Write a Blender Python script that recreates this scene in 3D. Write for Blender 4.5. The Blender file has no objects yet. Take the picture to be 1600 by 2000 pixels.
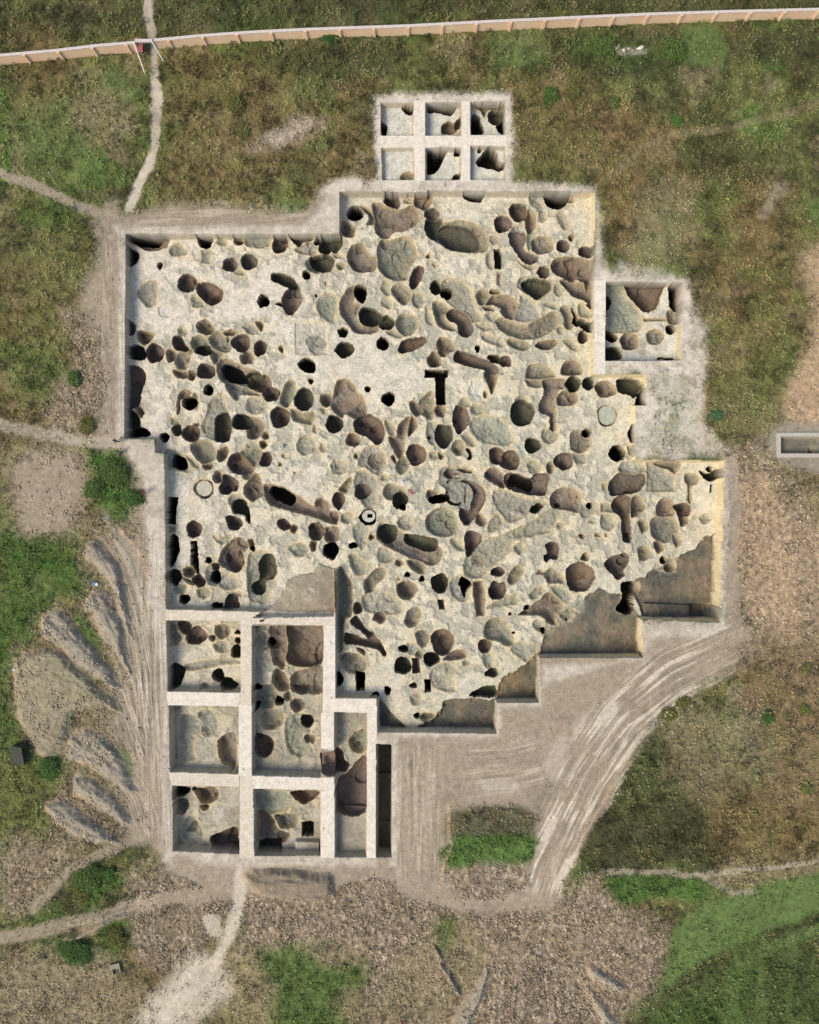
import bpy, bmesh, math, random
import numpy as np
rng = np.random.default_rng(7)
random.seed(7)

# ------------------------------------------------------------ camera, sky, sun
S = 15.5            # plan scale: photo pixels per metre on the ground
H = 110.0           # flying height above the ground
SUN_EL, SUN_AZ = 48.0, 240.0
scene = bpy.context.scene
cam_d = bpy.data.cameras.new('camera')
cam = bpy.data.objects.new('camera', cam_d)
scene.collection.objects.link(cam)
cam.location = (0, 0, H)
cam_d.sensor_fit = 'VERTICAL'
cam_d.angle = 2*math.atan((1000/S)/H)
cam_d.clip_end = 2000
scene.camera = cam
world = bpy.data.worlds.new('World'); scene.world = world
world.use_nodes = True
nt = world.node_tree; nt.nodes.clear()
sky = nt.nodes.new('ShaderNodeTexSky'); sky.sky_type = 'NISHITA'; sky.sun_disc = False
sky.sun_elevation = math.radians(SUN_EL); sky.sun_rotation = math.radians(SUN_AZ)
sky.air_density = 1.0; sky.dust_density = 2.5
bg = nt.nodes.new('ShaderNodeBackground'); bg.inputs[1].default_value = 0.15
wo = nt.nodes.new('ShaderNodeOutputWorld')
nt.links.new(sky.outputs[0], bg.inputs[0]); nt.links.new(bg.outputs[0], wo.inputs[0])
sun_d = bpy.data.lights.new('sun', 'SUN'); sun_d.energy = 2.7; sun_d.angle = math.radians(26)
sun_d.color = (1.0, 0.90, 0.70)
sun = bpy.data.objects.new('sun', sun_d); scene.collection.objects.link(sun)
sun.rotation_euler = (math.radians(90-SUN_EL), 0, math.radians(180-SUN_AZ))
sun.location = (-60, -40, 90)
scene.view_settings.view_transform = 'Standard'; scene.view_settings.look = 'None'
scene.view_settings.exposure = 0.25; scene.view_settings.gamma = 1.0
scene.cycles.max_bounces = 6; scene.cycles.diffuse_bounces = 4

# ------------------------------------------------------------ helpers
def link(o, parent=None):
    scene.collection.objects.link(o)
    if parent: o.parent = parent
    return o
def tag(o, label=None, cat=None, group=None, kind=None):
    if label: o['label'] = label
    if cat: o['category'] = cat
    if group: o['group'] = group
    if kind: o['kind'] = kind
    return o
def wx(px, z=0.0): return (px-800)/S*(H-z)/H
def wy(py, z=0.0): return (1000-py)/S*(H-z)/H

def _hash(ix, iy, seed):
    h = (ix.astype(np.int64)*374761393 + iy.astype(np.int64)*668265263 + seed*1442695041) & 0xffffffff
    h = ((h ^ (h >> 13))*1274126177) & 0xffffffff
    h = (h ^ (h >> 16))
    return (h & 0xffffff)/float(0xffffff)
def vn(x, y, f, seed):
    x = x*f; y = y*f
    ix = np.floor(x); iy = np.floor(y)
    fx = x-ix; fy = y-iy
    fx = fx*fx*(3-2*fx); fy = fy*fy*(3-2*fy)
    a = _hash(ix, iy, seed); b = _hash(ix+1, iy, seed); c = _hash(ix, iy+1, seed); d = _hash(ix+1, iy+1, seed)
    return (a*(1-fx)+b*fx)*(1-fy)+(c*(1-fx)+d*fx)*fy
def fbm(x, y, f, seed, oct=4, gain=0.5):
    s = 0; a = 1; t = 0
    for i in range(oct):
        s = s + a*vn(x*math.cos(i)+y*math.sin(i), y*math.cos(i)-x*math.sin(i), f*2.03**i, seed+i*17); t += a; a *= gain
    return s/t
def sm(a, b, x):
    t = np.clip((x-a)/(b-a), 0, 1); return t*t*(3-2*t)

def catmull(pts, n=6):
    P = np.array(pts, float); m = len(P); out = []
    for i in range(m):
        p0, p1, p2, p3 = P[i-1], P[i], P[(i+1) % m], P[(i+2) % m]
        for k in range(n):
            t = k/n
            out.append(0.5*((2*p1)+(-p0+p2)*t+(2*p0-5*p1+4*p2-p3)*t*t+(-p0+3*p1-3*p2+p3)*t**3))
    return np.array(out)
def sdist(X, Y, poly):
    """signed distance to a polygon, positive inside"""
    d2 = np.full(X.shape, 1e18); ins = np.zeros(X.shape, bool)
    n = len(poly)
    for i in range(n):
        x0, y0 = poly[i]; x1, y1 = poly[(i+1) % n]
        ex, ey = x1-x0, y1-y0; L = ex*ex+ey*ey
        if L < 1e-12: continue
        t = np.clip(((X-x0)*ex+(Y-y0)*ey)/L, 0, 1)
        dx = X-(x0+t*ex); dy = Y-(y0+t*ey)
        d2 = np.minimum(d2, dx*dx+dy*dy)
        if abs(ey) > 1e-12:
            c = ((Y >= y0) != (Y >= y1)) & (X < (Y-y0)*ex/ey+x0)
            ins ^= c
    d = np.sqrt(d2)
    return np.where(ins, d, -d)
def lined(X, Y, pts):
    """distance to a polyline, arc position along it, side offset"""
    best = np.full(X.shape, 1e18); arc = np.zeros(X.shape); off = np.zeros(X.shape); acc = 0
    for i in range(len(pts)-1):
        x0, y0 = pts[i]; x1, y1 = pts[i+1]
        ex, ey = x1-x0, y1-y0; L = math.hypot(ex, ey)
        t = np.clip(((X-x0)*ex+(Y-y0)*ey)/(L*L), 0, 1)
        dx = X-(x0+t*ex); dy = Y-(y0+t*ey); d = np.hypot(dx, dy)
        sgn = np.sign(ex*dy-ey*dx); m = d < best
        best = np.where(m, d, best); arc = np.where(m, acc+t*L, arc); off = np.where(m, sgn*d, off); acc += L
    return best, arc, off

# ------------------------------------------------------------ plan of the dig, read off the photograph
# tiles: (x0, y0, photo pixels per unit).  E cx cy rx ry [angle]  = ellipse, P = rounded outline, Q = straight outline.
# letter after it: K very deep, D deep, B brown fill, M mid brown, G grey, L pale grey speckled, W whitish scrape
PLAN = [
((230,440,300/1600), """
Q M 80 95 560 100 520 225 420 270 280 265 200 210 100 180
P K 150 105 450 100 420 190 380 215 270 205 230 215 160 180
P D 105 245 225 290 210 360 170 415 105 425
E K 442 422 30 42
E K 915 165 80 75
P L 540 240 620 180 700 230 740 270 700 320 560 320
E L 1055 130 60 50
E M 1240 120 60 45
P L 1305 95 1580 95 1590 200 1500 245 1360 230 1310 160
Q L 860 250 985 240 965 410 870 395
E B 1168 410 80 75
E B 1365 380 87 87
P L 1200 500 1270 450 1335 490 1310 530
P B 625 570 700 500 770 515 830 580 790 680 720 695 640 670
P B 810 640 870 595 970 600 1085 670 1105 740 1060 800 980 835 900 790 830 710
P L 770 720 850 740 915 820 890 865 770 850
E K 1515 790 63 68
P L 190 715 250 620 340 570 415 590 410 800 370 850 310 860 250 800
E W 495 895 75 75
P M 90 1000 150 1000 190 1060 165 1140 110 1165 90 1160
P M 200 1110 270 1095 380 1130 350 1200 290 1250 210 1200
P D 130 1250 250 1260 290 1330 280 1400 180 1400 130 1370
E B 385 1330 95 105
E L 680 1110 60 50
P B 570 1180 620 1145 670 1160 710 1240 745 1280 700 1315 600 1290
P M 815 1040 900 975 960 1010 1010 1080 950 1140 850 1120
P G 750 1230 790 1160 860 1140 930 1170 950 1230 900 1260 800 1290
E D 885 1295 95 65 8
P G 945 1170 1010 1100 1080 1110 1180 1230 1180 1310 1090 1330 1000 1290 950 1220
P M 1100 1110 1180 1075 1250 1105 1200 1150 1120 1150
E B 1280 1225 100 95
E M 1140 1190 35 40
P L 1290 1050 1370 1005 1430 1030 1480 1080 1450 1130 1350 1130 1310 1090
P M 1440 1000 1500 990 1530 1040 1500 1110 1440 1040
E B 1485 1280 68 85 10
P G 980 1290 1100 1310 1060 1400 1010 1440 960 1370
E M 1345 1380 72 80
P G 620 1340 790 1280 770 1370 740 1440 720 1500 640 1510 590 1430
E M 555 1355 60 75
P M 580 1500 720 1510 740 1590 650 1600 590 1560
P B 830 1500 880 1450 960 1450 1020 1500 1010 1570 940 1600 840 1580
E M 770 1560 55 60
"""),
((0,0,1), """
P M 424 706 445 700 480 718 500 722 520 740 532 762 505 766 470 754 435 748 425 730
P K 430 718 440 708 470 722 480 745 455 748 435 738
E D 494 741 18 18
E B 515 750 16 18
E B 530 770 18 15
E B 379 1034 15 17
E B 618 1038 17 18
P M 635 1030 662 1030 662 1055 640 1060 632 1045
P L 687 1035 700 1020 718 1020 722 1045 712 1075 700 1070
P G 832 440 835 420 850 420 870 432 900 430 925 435 945 445 955 465 955 482 945 492 915 494 880 490 850 470 835 462
P D 850 450 870 436 900 438 925 448 940 478 920 490 880 486 858 468
E M 930 452 14 14
E B 982 437 17 17
P M 1075 520 1085 505 1105 500 1130 503 1157 512 1158 560 1150 575 1135 548 1110 547 1085 535
P B 1080 520 1088 507 1105 502 1127 505 1125 545 1105 545 1088 535
P M 1092 548 1110 545 1128 549 1158 565 1158 600 1145 590 1120 580 1105 565
P M 945 725 972 730 965 765 958 768 950 745
Q K 830 722 876 723 875 738 830 738
Q K 850 736 870 736 871 790 852 790
E M 860 802 12 14
P G 832 770 845 765 850 800 845 820 830 815 812 800 818 785
P K 1115 600 1130 622 1128 640 1118 630 1120 618
E G 1133 862 22 24
E K 1147 845 8 8
P L 1118 885 1145 885 1145 905 1125 905
P G 832 1010 855 992 880 995 893 1010 892 1040 870 1050 845 1045 832 1030
P L 905 1110 912 1085 935 1060 990 1040 1050 1010 1085 985 1100 1000 1080 1035 1060 1045 1010 1055 1000 1075 960 1110 940 1130 915 1128
E G 933 1097 17 20
P B 910 1040 938 1042 940 1060 925 1080 912 1088
E D 1120 750 14 16
P B 1193 985 1205 970 1225 966 1236 980 1232 1005 1235 1055 1217 1055 1214 1015 1200 1000
E G 1297 1032 30 28
P G 1312 1040 1325 1042 1332 1058 1322 1070 1314 1058
P L 483 1090 500 1075 525 1078 540 1100 540 1130 520 1180 505 1178 485 1165
P D 508 1090 520 1080 535 1085 541 1110 535 1130 520 1135 518 1155 505 1163 490 1155 492 1140 505 1130 503 1105
P M 567 1335 572 1315 600 1305 630 1300 631 1350 600 1355 570 1350
E K 528 1256 7 10
P L 497 1245 510 1232 530 1238 532 1265 505 1270
Q K 694 1313 713 1313 713 1350 696 1350
P M 735 1040 745 1020 770 1030 800 1045 862 1070 860 1095 840 1105 800 1090 760 1070 738 1055
E D 757 1042 20 20
P D 790 1045 800 1043 850 1052 857 1065 850 1078 820 1075 790 1060
E B 1133 1127 29 30
E M 1143 1088 9 10
P L 838 1318 855 1298 885 1292 897 1305 885 1325 893 1350 870 1352 845 1340
Q K 830 1328 842 1326 842 1352 830 1352
E G 826 1246 15 18
P L 997 462 1002 440 1025 440 1030 462 1012 470
"""),
((530,440,300/1600), """
E B 90 200 80 100 20
E K 115 150 38 28
P M 190 110 430 110 420 160 340 180 300 220 250 200
E K 470 130 50 30
P L 240 240 340 200 370 160 480 160 490 260 440 310 300 300
P D 490 230 540 130 600 110 640 160 620 280 560 300 500 280
E D 670 190 72 95 15
P G 350 380 430 320 520 300 600 300 660 360 650 450 600 490 480 500 390 470
E D 525 385 135 88
E L 690 310 50 40
E G 725 425 50 42
P G 690 10 870 10 880 60 850 130 760 110 700 70
E K 365 520 42 48
P M 785 310 830 220 900 185 960 190 1030 300 1100 330 1110 420 1060 480 930 490 850 460 800 390
P G 1100 270 1130 180 1260 150 1380 110 1450 130 1510 220 1515 340 1440 460 1420 560 1300 575 1190 540 1110 440
E G 1390 310 115 165 20
E M 1190 200 70 60
P B 1440 590 1470 480 1530 420 1590 440 1570 540 1510 650 1460 660
P D 0 510 60 490 160 510 240 560 260 640 180 650 60 600 0 570
P B 110 740 180 650 260 600 300 680 320 790 270 880 210 935 150 910 110 830
P B 45 815 90 790 130 830 100 850
E L 575 605 28 30
E K 467 735 14 16
P L 465 830 500 750 580 710 660 720 700 780 690 860 680 930 660 1030 580 1000 500 930
P M 710 800 770 680 860 620 880 700 870 800 930 830 900 950 960 1030 1130 1040 1080 1120 900 1130 790 1020 720 920
P K 860 650 920 610 980 640 990 720 960 810 900 780 860 720
P D 910 930 960 850 1060 860 1160 940 1150 1020 1080 1050 950 1030
E D 1200 1015 85 78
E G 1410 1035 122 120
P L 1130 650 1180 560 1240 600 1260 700 1210 750 1160 710
P G 1240 650 1340 600 1440 660 1470 740 1400 830 1340 810 1270 730
E L 1530 780 78 90
P L 1130 790 1200 740 1260 800 1240 880 1160 850
P B 1320 1290 1370 1200 1500 1170 1600 1160 1620 1220 1500 1300 1370 1335
P L 1200 1100 1290 1080 1400 1150 1330 1180 1230 1150
E D 745 1115 52 55
P D 660 1290 730 1215 820 1220 870 1290 830 1350 750 1390 690 1340
E K 1162 1235 66 68
Q W 240 1010 580 1010 590 1350 245 1350
P L 345 1180 400 1135 500 1125 580 1190 580 1270 500 1365 400 1330 355 1250
E M 105 1290 30 42
P K 275 1440 340 1380 420 1400 465 1470 450 1530 380 1540 310 1500
"""),
((230,740,300/1600), """
P B 85 -110 250 -110 295 0 250 130 230 260 180 300 80 300
P M 180 290 240 280 280 350 250 410 200 370
P D 90 340 160 330 230 420 230 500 160 520 80 500
P K 130 540 200 500 290 520 345 570 310 605 130 608
E K 487 612 50 50
E K 943 115 50 62
P M 610 230 640 140 720 105 780 130 740 190 660 220 660 300 630 380 610 320
P L 780 150 830 140 860 200 850 280 820 330 790 250
E K 745 253 77 72
P L 545 400 570 390 640 420 650 470 560 485
P B 565 510 610 465 655 480 660 560 620 600 570 570
E B 765 570 100 90
E M 820 475 40 25
P L 1010 180 1090 140 1120 230 1160 340 1180 500 1160 640 1000 650 900 580 870 490 920 350 950 240
P D 1000 560 1010 400 1110 345 1160 380 1185 500 1165 640 1080 665 1010 640
P L 1330 280 1370 190 1450 185 1560 240 1530 350 1420 370 1350 340
P G 1110 50 1200 20 1330 60 1470 150 1480 180 1300 170 1270 220 1200 210
P D 1190 440 1240 370 1320 370 1390 410 1390 500 1290 535 1210 510
P M 1330 410 1450 400 1530 470 1510 570 1440 630 1360 620 1340 540
E M 1545 590 45 45
P L 1330 680 1450 640 1480 720 1370 740
E M 1515 680 45 50
P G 750 700 830 630 940 640 1010 700 1030 800 990 860 900 895 830 850 780 770
P M 1040 750 1140 700 1160 780 1100 860 1040 850
P M 880 890 990 880 980 950 910 950
P L 690 790 750 800 860 880 850 940 800 940 730 860
P L 490 740 600 740 700 800 760 900 760 980 600 960 500 930
P K 545 880 570 800 620 790 700 840 725 900 690 950 560 920
P G 1270 770 1400 700 1500 720 1510 800 1460 900 1400 1030 1320 1050 1290 990 1380 900
P B 1145 860 1180 790 1270 770 1340 830 1400 900 1400 980 1310 1000 1210 980 1150 920
P B 1470 860 1500 780 1570 760 1610 820 1600 880 1550 915 1480 900
P M 1330 1100 1420 980 1480 1010 1530 1190 1480 1240 1400 1280 1330 1230 1310 1160
E M 903 1143 106 104
E M 1042 1022 55 70
P B 1085 1010 1160 1000 1260 1070 1250 1160 1190 1170 1150 1205 1080 1195 1055 1130 1085 1090
P L 1145 1260 1190 1205 1270 1200 1320 1230 1360 1300 1180 1330
P D 1180 1310 1240 1250 1310 1260 1370 1350 1380 1500 1340 1480 1310 1415 1210 1400
P B 1125 1440 1200 1425 1290 1470 1300 1530 1240 1580 1150 1550
Q K 540 1235 635 1235 610 1380 605 1520 530 1510
Q L 530 1530 610 1530 610 1600 530 1600
"""),
((530,740,300/1600), """
P G 90 200 160 30 240 10 260 90 220 220 170 300 100 270
E B 90 400 105 112
P D 240 180 300 100 390 95 435 180 430 280 350 335 270 310 240 250
P G 200 320 250 310 340 350 450 340 460 400 420 480 300 460 220 430
E M 575 220 75 75
P L 490 300 560 290 590 340 540 375
P B 385 0 435 0 430 40 405 55
P M 640 170 670 60 720 0 800 0 870 60 900 130 960 180 990 260 1000 360 920 400 860 420 780 370 740 410 640 340 610 270 620 210
P B 860 450 920 380 1030 370 1130 420 1165 490 1180 600 1120 690 1050 660 1000 610 900 560 860 510
E D 655 470 92 95
E K 685 525 32 30
E M 855 635 82 78
E K 1002 108 32 32
E K 1217 208 72 72
P M 1440 250 1480 220 1560 260 1600 330 1560 380 1510 395 1450 330
P L 1175 450 1210 420 1270 460 1310 540 1270 620 1210 560
P M 1310 500 1380 420 1450 390 1440 480 1400 600 1390 780 1330 840 1280 760 1220 610 1310 590
P M 1450 390 1510 410 1530 490 1480 570 1430 600 1420 530
E B 1510 790 105 112
P G 1290 930 1320 850 1390 800 1450 870 1420 960 1350 1000
P M 1245 800 1290 790 1310 880 1260 860
P L 900 890 940 750 1040 690 1140 720 1210 810 1200 910 1150 1000 1060 990 980 930
P G 980 860 1020 770 1110 760 1190 820 1180 910 1110 960 1030 940
E M 885 805 32 32
P L 1130 1040 1150 990 1210 1000 1220 1040 1170 1070
E L 365 690 108 112
E L 712 915 102 85
P L 430 500 460 460 490 500 470 575 430 550
E L 130 800 32 32
E G 95 890 28 28
E G 248 978 16 18
E L 535 720 45 50
P G 700 1150 770 1060 830 1015 850 1060 800 1180 750 1190
P L 860 1030 900 960 980 950 1050 980 1110 1060 1110 1200 1080 1350 1000 1350 930 1270 860 1120
E B 950 1170 90 90
P B 625 1270 660 1190 730 1180 775 1240 750 1310 700 1370 650 1320
P G 1165 1180 1200 1100 1260 1085 1370 1140 1420 1200 1380 1250 1250 1270 1190 1240
E D 1340 1265 85 90
E K 1368 1335 42 32
P M -90 1100 130 1120 250 1200 440 1320 450 1280 520 1230 600 1290 620 1370 700 1390 690 1520 570 1490 400 1430 200 1380 0 1320 -70 1230
P K -40 1170 0 1110 60 1125 150 1150 230 1210 245 1270 200 1320 100 1290 0 1240
P B 55 1480 110 1455 170 1480 205 1540 150 1585 80 1550
E M 235 1560 50 50
P L 720 1440 740 1390 850 1390 860 1480 780 1510 725 1490
E D 1010 1443 92 86
E L 1400 1500 90 85
"""),
((830,440,300/1600), """
P L 640 290 700 290 720 460 650 440 630 370
Q D 718 250 780 240 805 300 800 460 730 455
E L 720 150 60 55
Q L 745 480 820 480 800 640 740 630
P B 880 60 1040 60 1060 150 1030 250 1180 330 1160 390 1050 400 960 300 880 170
P L 1060 0 1150 0 1170 110 1130 230 1070 240
P M 1110 140 1250 110 1320 160 1345 240 1290 290 1180 300 1110 250
E B 1440 215 70 68
E M 1525 130 38 42
P L 960 360 1040 390 1150 400 1170 440 1110 475 1020 450
E M 38 320 28 30
E L 105 410 35 35
P B 1165 490 1200 430 1260 425 1300 470 1280 540 1210 545
P L 960 640 1000 540 1150 520 1330 560 1350 620 1310 690 1190 780 1080 740
P D 1005 610 1050 560 1170 545 1310 580 1310 670 1230 730 1170 770 1090 730 1030 670
P L 1340 620 1400 600 1470 650 1400 750 1340 700
P D 50 650 80 580 140 580 170 640 150 710 90 725
P L 170 600 260 540 400 580 480 650 500 730 540 850 600 950 590 1000 500 1010 440 930 300 860 200 760
E K 224 705 72 66
P G 75 850 110 785 200 820 260 880 220 940 270 1020 340 1100 210 1095 130 1030
P B 220 910 280 870 380 890 480 960 490 1010 515 1080 480 1150 400 1170 350 1120 330 1030 250 990
P L 0 850 70 900 100 1040 50 1050 0 1000
E G 600 745 75 85
P M 665 680 700 660 790 680 780 720 690 720
P L 980 800 920 970 1030 1010 1150 990 1210 930 1190 860 1100 760 1000 720
P M 640 830 680 740 800 720 900 740 970 810 970 870 920 980 830 960 780 900 790 870 700 830
P L 620 930 690 885 760 920 740 980 680 1000
P G 730 1000 800 960 950 1010 1060 1040 1130 990 1230 950 1330 890 1400 930 1400 1010 1340 1100 1150 1190 1030 1190 870 1150 770 1080
P M 590 840 680 840 740 890 640 900
P L 520 1030 620 1020 710 1060 670 1110 590 1100
P L 580 1150 640 1130 820 1190 830 1250 770 1270 620 1210
P G 850 1200 910 1180 1080 1220 1090 1280 1010 1310 900 1270
P M 1140 1250 1220 1200 1370 1190 1380 1230 1300 1300 1200 1290
P G 1400 870 1470 830 1540 900 1550 1050 1500 1095 1450 1060 1440 960
P L 1230 830 1290 790 1400 820 1380 880 1300 870
E L 1410 1090 45 50
P L 1430 1190 1520 1180 1600 1260 1590 1320 1480 1270
P M 120 1230 150 1165 230 1170 300 1230 310 1300 250 1330 200 1380 140 1340
E M 100 1405 80 85
E K 550 1285 30 35
P B 300 1360 340 1300 430 1320 620 1390 700 1420 770 1500 740 1550 640 1560 620 1510 480 1480 320 1420
P D 650 1370 690 1345 790 1360 790 1440 700 1420
E B 835 1418 68 60
P G 1055 1540 1090 1450 1200 1440 1300 1480 1370 1570 1240 1600 1060 1600
P M 1410 1500 1460 1420 1560 1410 1620 1450 1640 1540 1560 1570 1420 1560
"""),
((1130,440,300/1600), """
P B 0 260 40 215 120 225 165 250 160 340 60 330 0 310
E K 25 570 22 22
P M 80 820 160 760 160 880 120 870
P L 0 820 70 830 150 930 110 970 0 940
P D 0 970 120 1020 155 1060 155 1140 60 1100 0 1050
E B 45 1165 55 68
"""),
((830,740,300/1600), """
P G 1050 0 1220 0 1220 90 1100 90 1055 50
P M 1230 0 1460 0 1470 60 1440 110 1390 140 1370 380 1370 540 1300 530 1290 390 1210 360 1180 280 1220 200 1240 120
P M 1390 150 1480 110 1590 150 1590 230 1530 275 1400 275 1370 220
E D 1545 50 80 65
P W 440 120 500 30 590 10 620 80 600 240 480 230
E G 630 160 32 45
E L 1005 215 75 50
E D 1013 355 128 142
E L 415 250 70 58
E L 550 320 80 68
P B 315 290 370 270 430 310 475 410 440 500 355 575 310 520 285 420
E L 90 560 85 130
E D 198 590 95 130
E K 42 612 18 22
P L 460 480 520 400 740 385 850 450 920 570 930 660 850 700 700 690 560 650 500 580
E G 350 715 72 90
P L 370 580 470 560 540 680 500 720 430 680
E L 100 800 60 50
E M 165 800 38 42
P B 425 730 470 730 505 800 470 850 440 830 460 790
E D 1120 698 86 80
P W 930 680 1020 650 1080 780 1030 840 1000 760
E B 750 800 85 95
E B 885 850 112 105
E B 1450 860 103 88
E L 1140 920 85 75
E G 1310 920 50 70
P L 1205 590 1250 520 1380 530 1390 620 1320 675 1240 660
P M 615 990 680 925 760 940 840 1020 830 1140 760 1120 640 1050
P B 820 1060 850 990 930 980 1090 1030 1150 990 1240 980 1310 1000 1285 1100 1270 1200 1180 1220 1000 1190 860 1140
P K 870 1090 900 1000 960 980 1070 1030 1140 1060 1140 1150 1090 1180 980 1130 880 1120
P L 140 1010 180 920 300 900 430 905 530 970 590 1060 640 1170 640 1270 590 1360 530 1440 470 1530 400 1520 360 1440 340 1330 220 1290 210 1150 150 1090
P B 330 1060 400 1040 470 1050 550 1090 620 1150 640 1250 590 1360 500 1480 440 1530 380 1480 350 1400 380 1340 460 1360 480 1280 500 1200 450 1110 390 1075
E B 250 985 55 60
P M 215 1060 300 1010 430 1020 540 1090 560 1110 520 1110 430 1060 310 1050 240 1100
P M 380 1100 420 1120 455 1200 450 1290 400 1330 390 1270 405 1190
P B 225 1150 250 1180 260 1250 330 1290 380 1260 390 1300 330 1330 240 1290 215 1220
E M 300 990 100 30 -8
E M 420 960 90 35 12
P K 35 1250 110 1210 230 1200 260 1240 240 1280 80 1300
P M 20 1160 120 1160 130 1200 30 1260
P L 700 1200 740 1150 900 1160 1000 1220 1270 1270 1240 1330 1100 1400 920 1500 850 1480 760 1370 710 1290
P M 540 1400 600 1410 650 1490 600 1540 530 1500
P L 660 1500 750 1400 820 1430 820 1520 740 1590 660 1600
E D 1165 1350 78 45 -30
P M 1300 1230 1370 1150 1470 1130 1600 1170 1640 1300 1600 1390 1480 1370 1350 1360 1300 1290
E D 1390 1320 40 38
E L 1410 1525 45 40
"""),
((1130,740,300/1600), """
E D 105 50 65 70
P M 165 70 240 20 330 30 390 90 395 150 300 190 210 180
P D 400 80 410 0 600 0 660 70 640 130 580 200 530 170 420 140
P K 590 230 620 160 680 100 700 130 700 275 590 275
E M 297 380 108 115
P K 545 550 580 480 600 480 600 650 570 620
E K 402 778 85 85
E L 560 930 150 75
P B 310 1130 340 1050 420 980 560 1000 690 990 705 1060 650 1150 540 1195 350 1220 320 1170
Q L 700 870 850 870 930 960 1020 1000 1025 1180 700 1180
P G 780 865 1050 865 1060 920 1010 990 930 950 840 930
P G 1095 1010 1140 985 1240 1000 1260 1050 1230 1100 1190 1130 1200 1285 1150 1285 1140 1130 1100 1070
P D 1250 950 1310 970 1360 990 1420 950 1475 940 1470 1000 1430 1050 1370 1065 1300 1030
E K 1362 940 32 32
Q K 1370 1105 1392 1105 1392 1185 1370 1185
Q L 238 1080 310 1080 310 1165 238 1165
Q L 228 1290 340 1290 420 1400 228 1390
P M 560 1230 650 1220 700 1330 650 1400 560 1450 540 1380
E L 310 1490 92 95
P M 795 1350 840 1270 910 1240 1000 1280 1010 1400 950 1440 840 1440
P B 990 1340 1020 1310 1120 1290 1180 1340 1160 1420 1090 1460 1040 1430
Q W 1060 1460 1130 1460 1130 1600 1065 1600
P L 0 1190 70 1280 190 1290 200 1360 130 1440 20 1430
E K 122 1320 37 38
E L 150 1490 50 25
"""),
((230,1040,300/1600), """
P K 550 40 620 40 645 170 615 280 565 370 545 300
E D 600 465 65 88
Q K 762 90 830 90 850 430 820 430 760 330
P G 670 460 760 480 800 560 700 520
E M 745 410 68 62
P B 770 480 830 435 890 460 920 540 850 570 780 530
E K 945 290 30 35
P L 910 400 960 310 1050 310 1080 480 1040 560 940 540
E B 1015 360 50 45
P K 960 430 1000 400 1060 410 1072 480 1040 540 960 510
P M 1040 290 1100 160 1200 70 1280 45 1350 100 1360 160 1310 220 1320 310 1270 410 1190 415 1080 350
P B 1110 230 1190 150 1280 190 1320 290 1270 400 1200 415 1120 340
P M 1350 80 1400 55 1435 120 1400 170 1360 150
E K 1405 165 28 30
P L 980 50 1010 15 1060 60 1150 10 1200 40 1120 130 1050 110
P L 1050 450 1200 440 1270 540 1190 605 1060 570
P L 570 590 620 540 720 540 720 600 690 650 620 640
E L 895 630 80 70
E K 693 698 54 50
E D 1040 765 58 40
P B 1100 770 1150 645 1240 650 1260 700 1260 790 1100 795
P L 1120 620 1280 610 1290 680 1180 640
P L 510 940 590 940 620 1030 540 1040
P L 520 1080 560 1020 640 1040 680 1100 620 1180 560 1170
P B 620 950 660 915 730 930 770 975 760 1040 720 1070 650 1030
P B 710 1090 780 990 850 970 935 1060 920 1120 820 1170 740 1160
E G 1090 1030 88 82
E M 990 1100 38 38
P L 1000 1160 1090 1110 1150 1150 1160 1230 1090 1260 1010 1220
E K 1250 1040 30 22
E B 1250 1125 35 38
E D 1238 1240 60 70
P L 690 1380 850 1340 1150 1300 1280 1320 1280 1370 1100 1380 860 1430 710 1440
P D 565 1380 650 1375 700 1420 690 1500 640 1600 560 1600
E D 1048 1490 68 68
P D 1080 1530 1160 1510 1230 1560 1260 1600 1180 1640 1070 1610
E L 910 1600 50 45
"""),
((530,1040,300/1600), """
P M -20 975 160 975 150 1400 60 1390 0 1300
P B 160 975 535 975 540 1340 420 1400 240 1390 150 1320 180 1150
E B 40 1165 80 62
E K 620 190 85 90
P L 180 170 230 110 330 110 400 180 350 250 260 260
P M 400 90 480 90 470 190 410 190
E K 855 135 48 30
E M 1045 50 35 35
P L 800 260 850 215 940 260 1000 360 960 450 860 430
P G 960 580 980 480 1100 370 1190 380 1180 470 1100 540 1060 640 990 640
P L 1105 210 1140 140 1240 170 1300 260 1270 300 1180 330 1120 290
E G 1335 315 48 42
P G 1410 300 1470 270 1600 310 1600 430 1530 430 1440 370
E K 1420 443 32 27
E K 1572 483 28 30
E L 1330 480 25 30
E M 1410 600 112 102
P G 690 390 800 460 850 560 850 850 770 920 750 1200 690 1200
E B 900 790 52 65
P L 950 650 1100 600 1300 660 1390 760 1330 850 1200 860 980 820
E M 1130 880 72 68
P G 1385 900 1430 800 1530 775 1570 850 1520 960 1440 990 1380 940
P B 820 940 880 865 920 900 1000 1010 1080 1060 1200 1250 1170 1290 1100 1220 900 1180 760 1160 770 1050 850 1060 980 1110 1000 1090
P M 880 1200 940 1200 990 1250 960 1280
P G 700 1300 780 1240 900 1260 1000 1340 980 1430 880 1480 760 1430
P K 680 1440 730 1480 760 1540 690 1600
E D 1375 1215 52 40
P L 1410 1150 1500 1150 1550 1200 1500 1280 1420 1270
E G 1545 1265 55 50
E D 1370 1390 90 92
Q B 1465 1310 1540 1300 1555 1460 1470 1475
"""),
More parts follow.
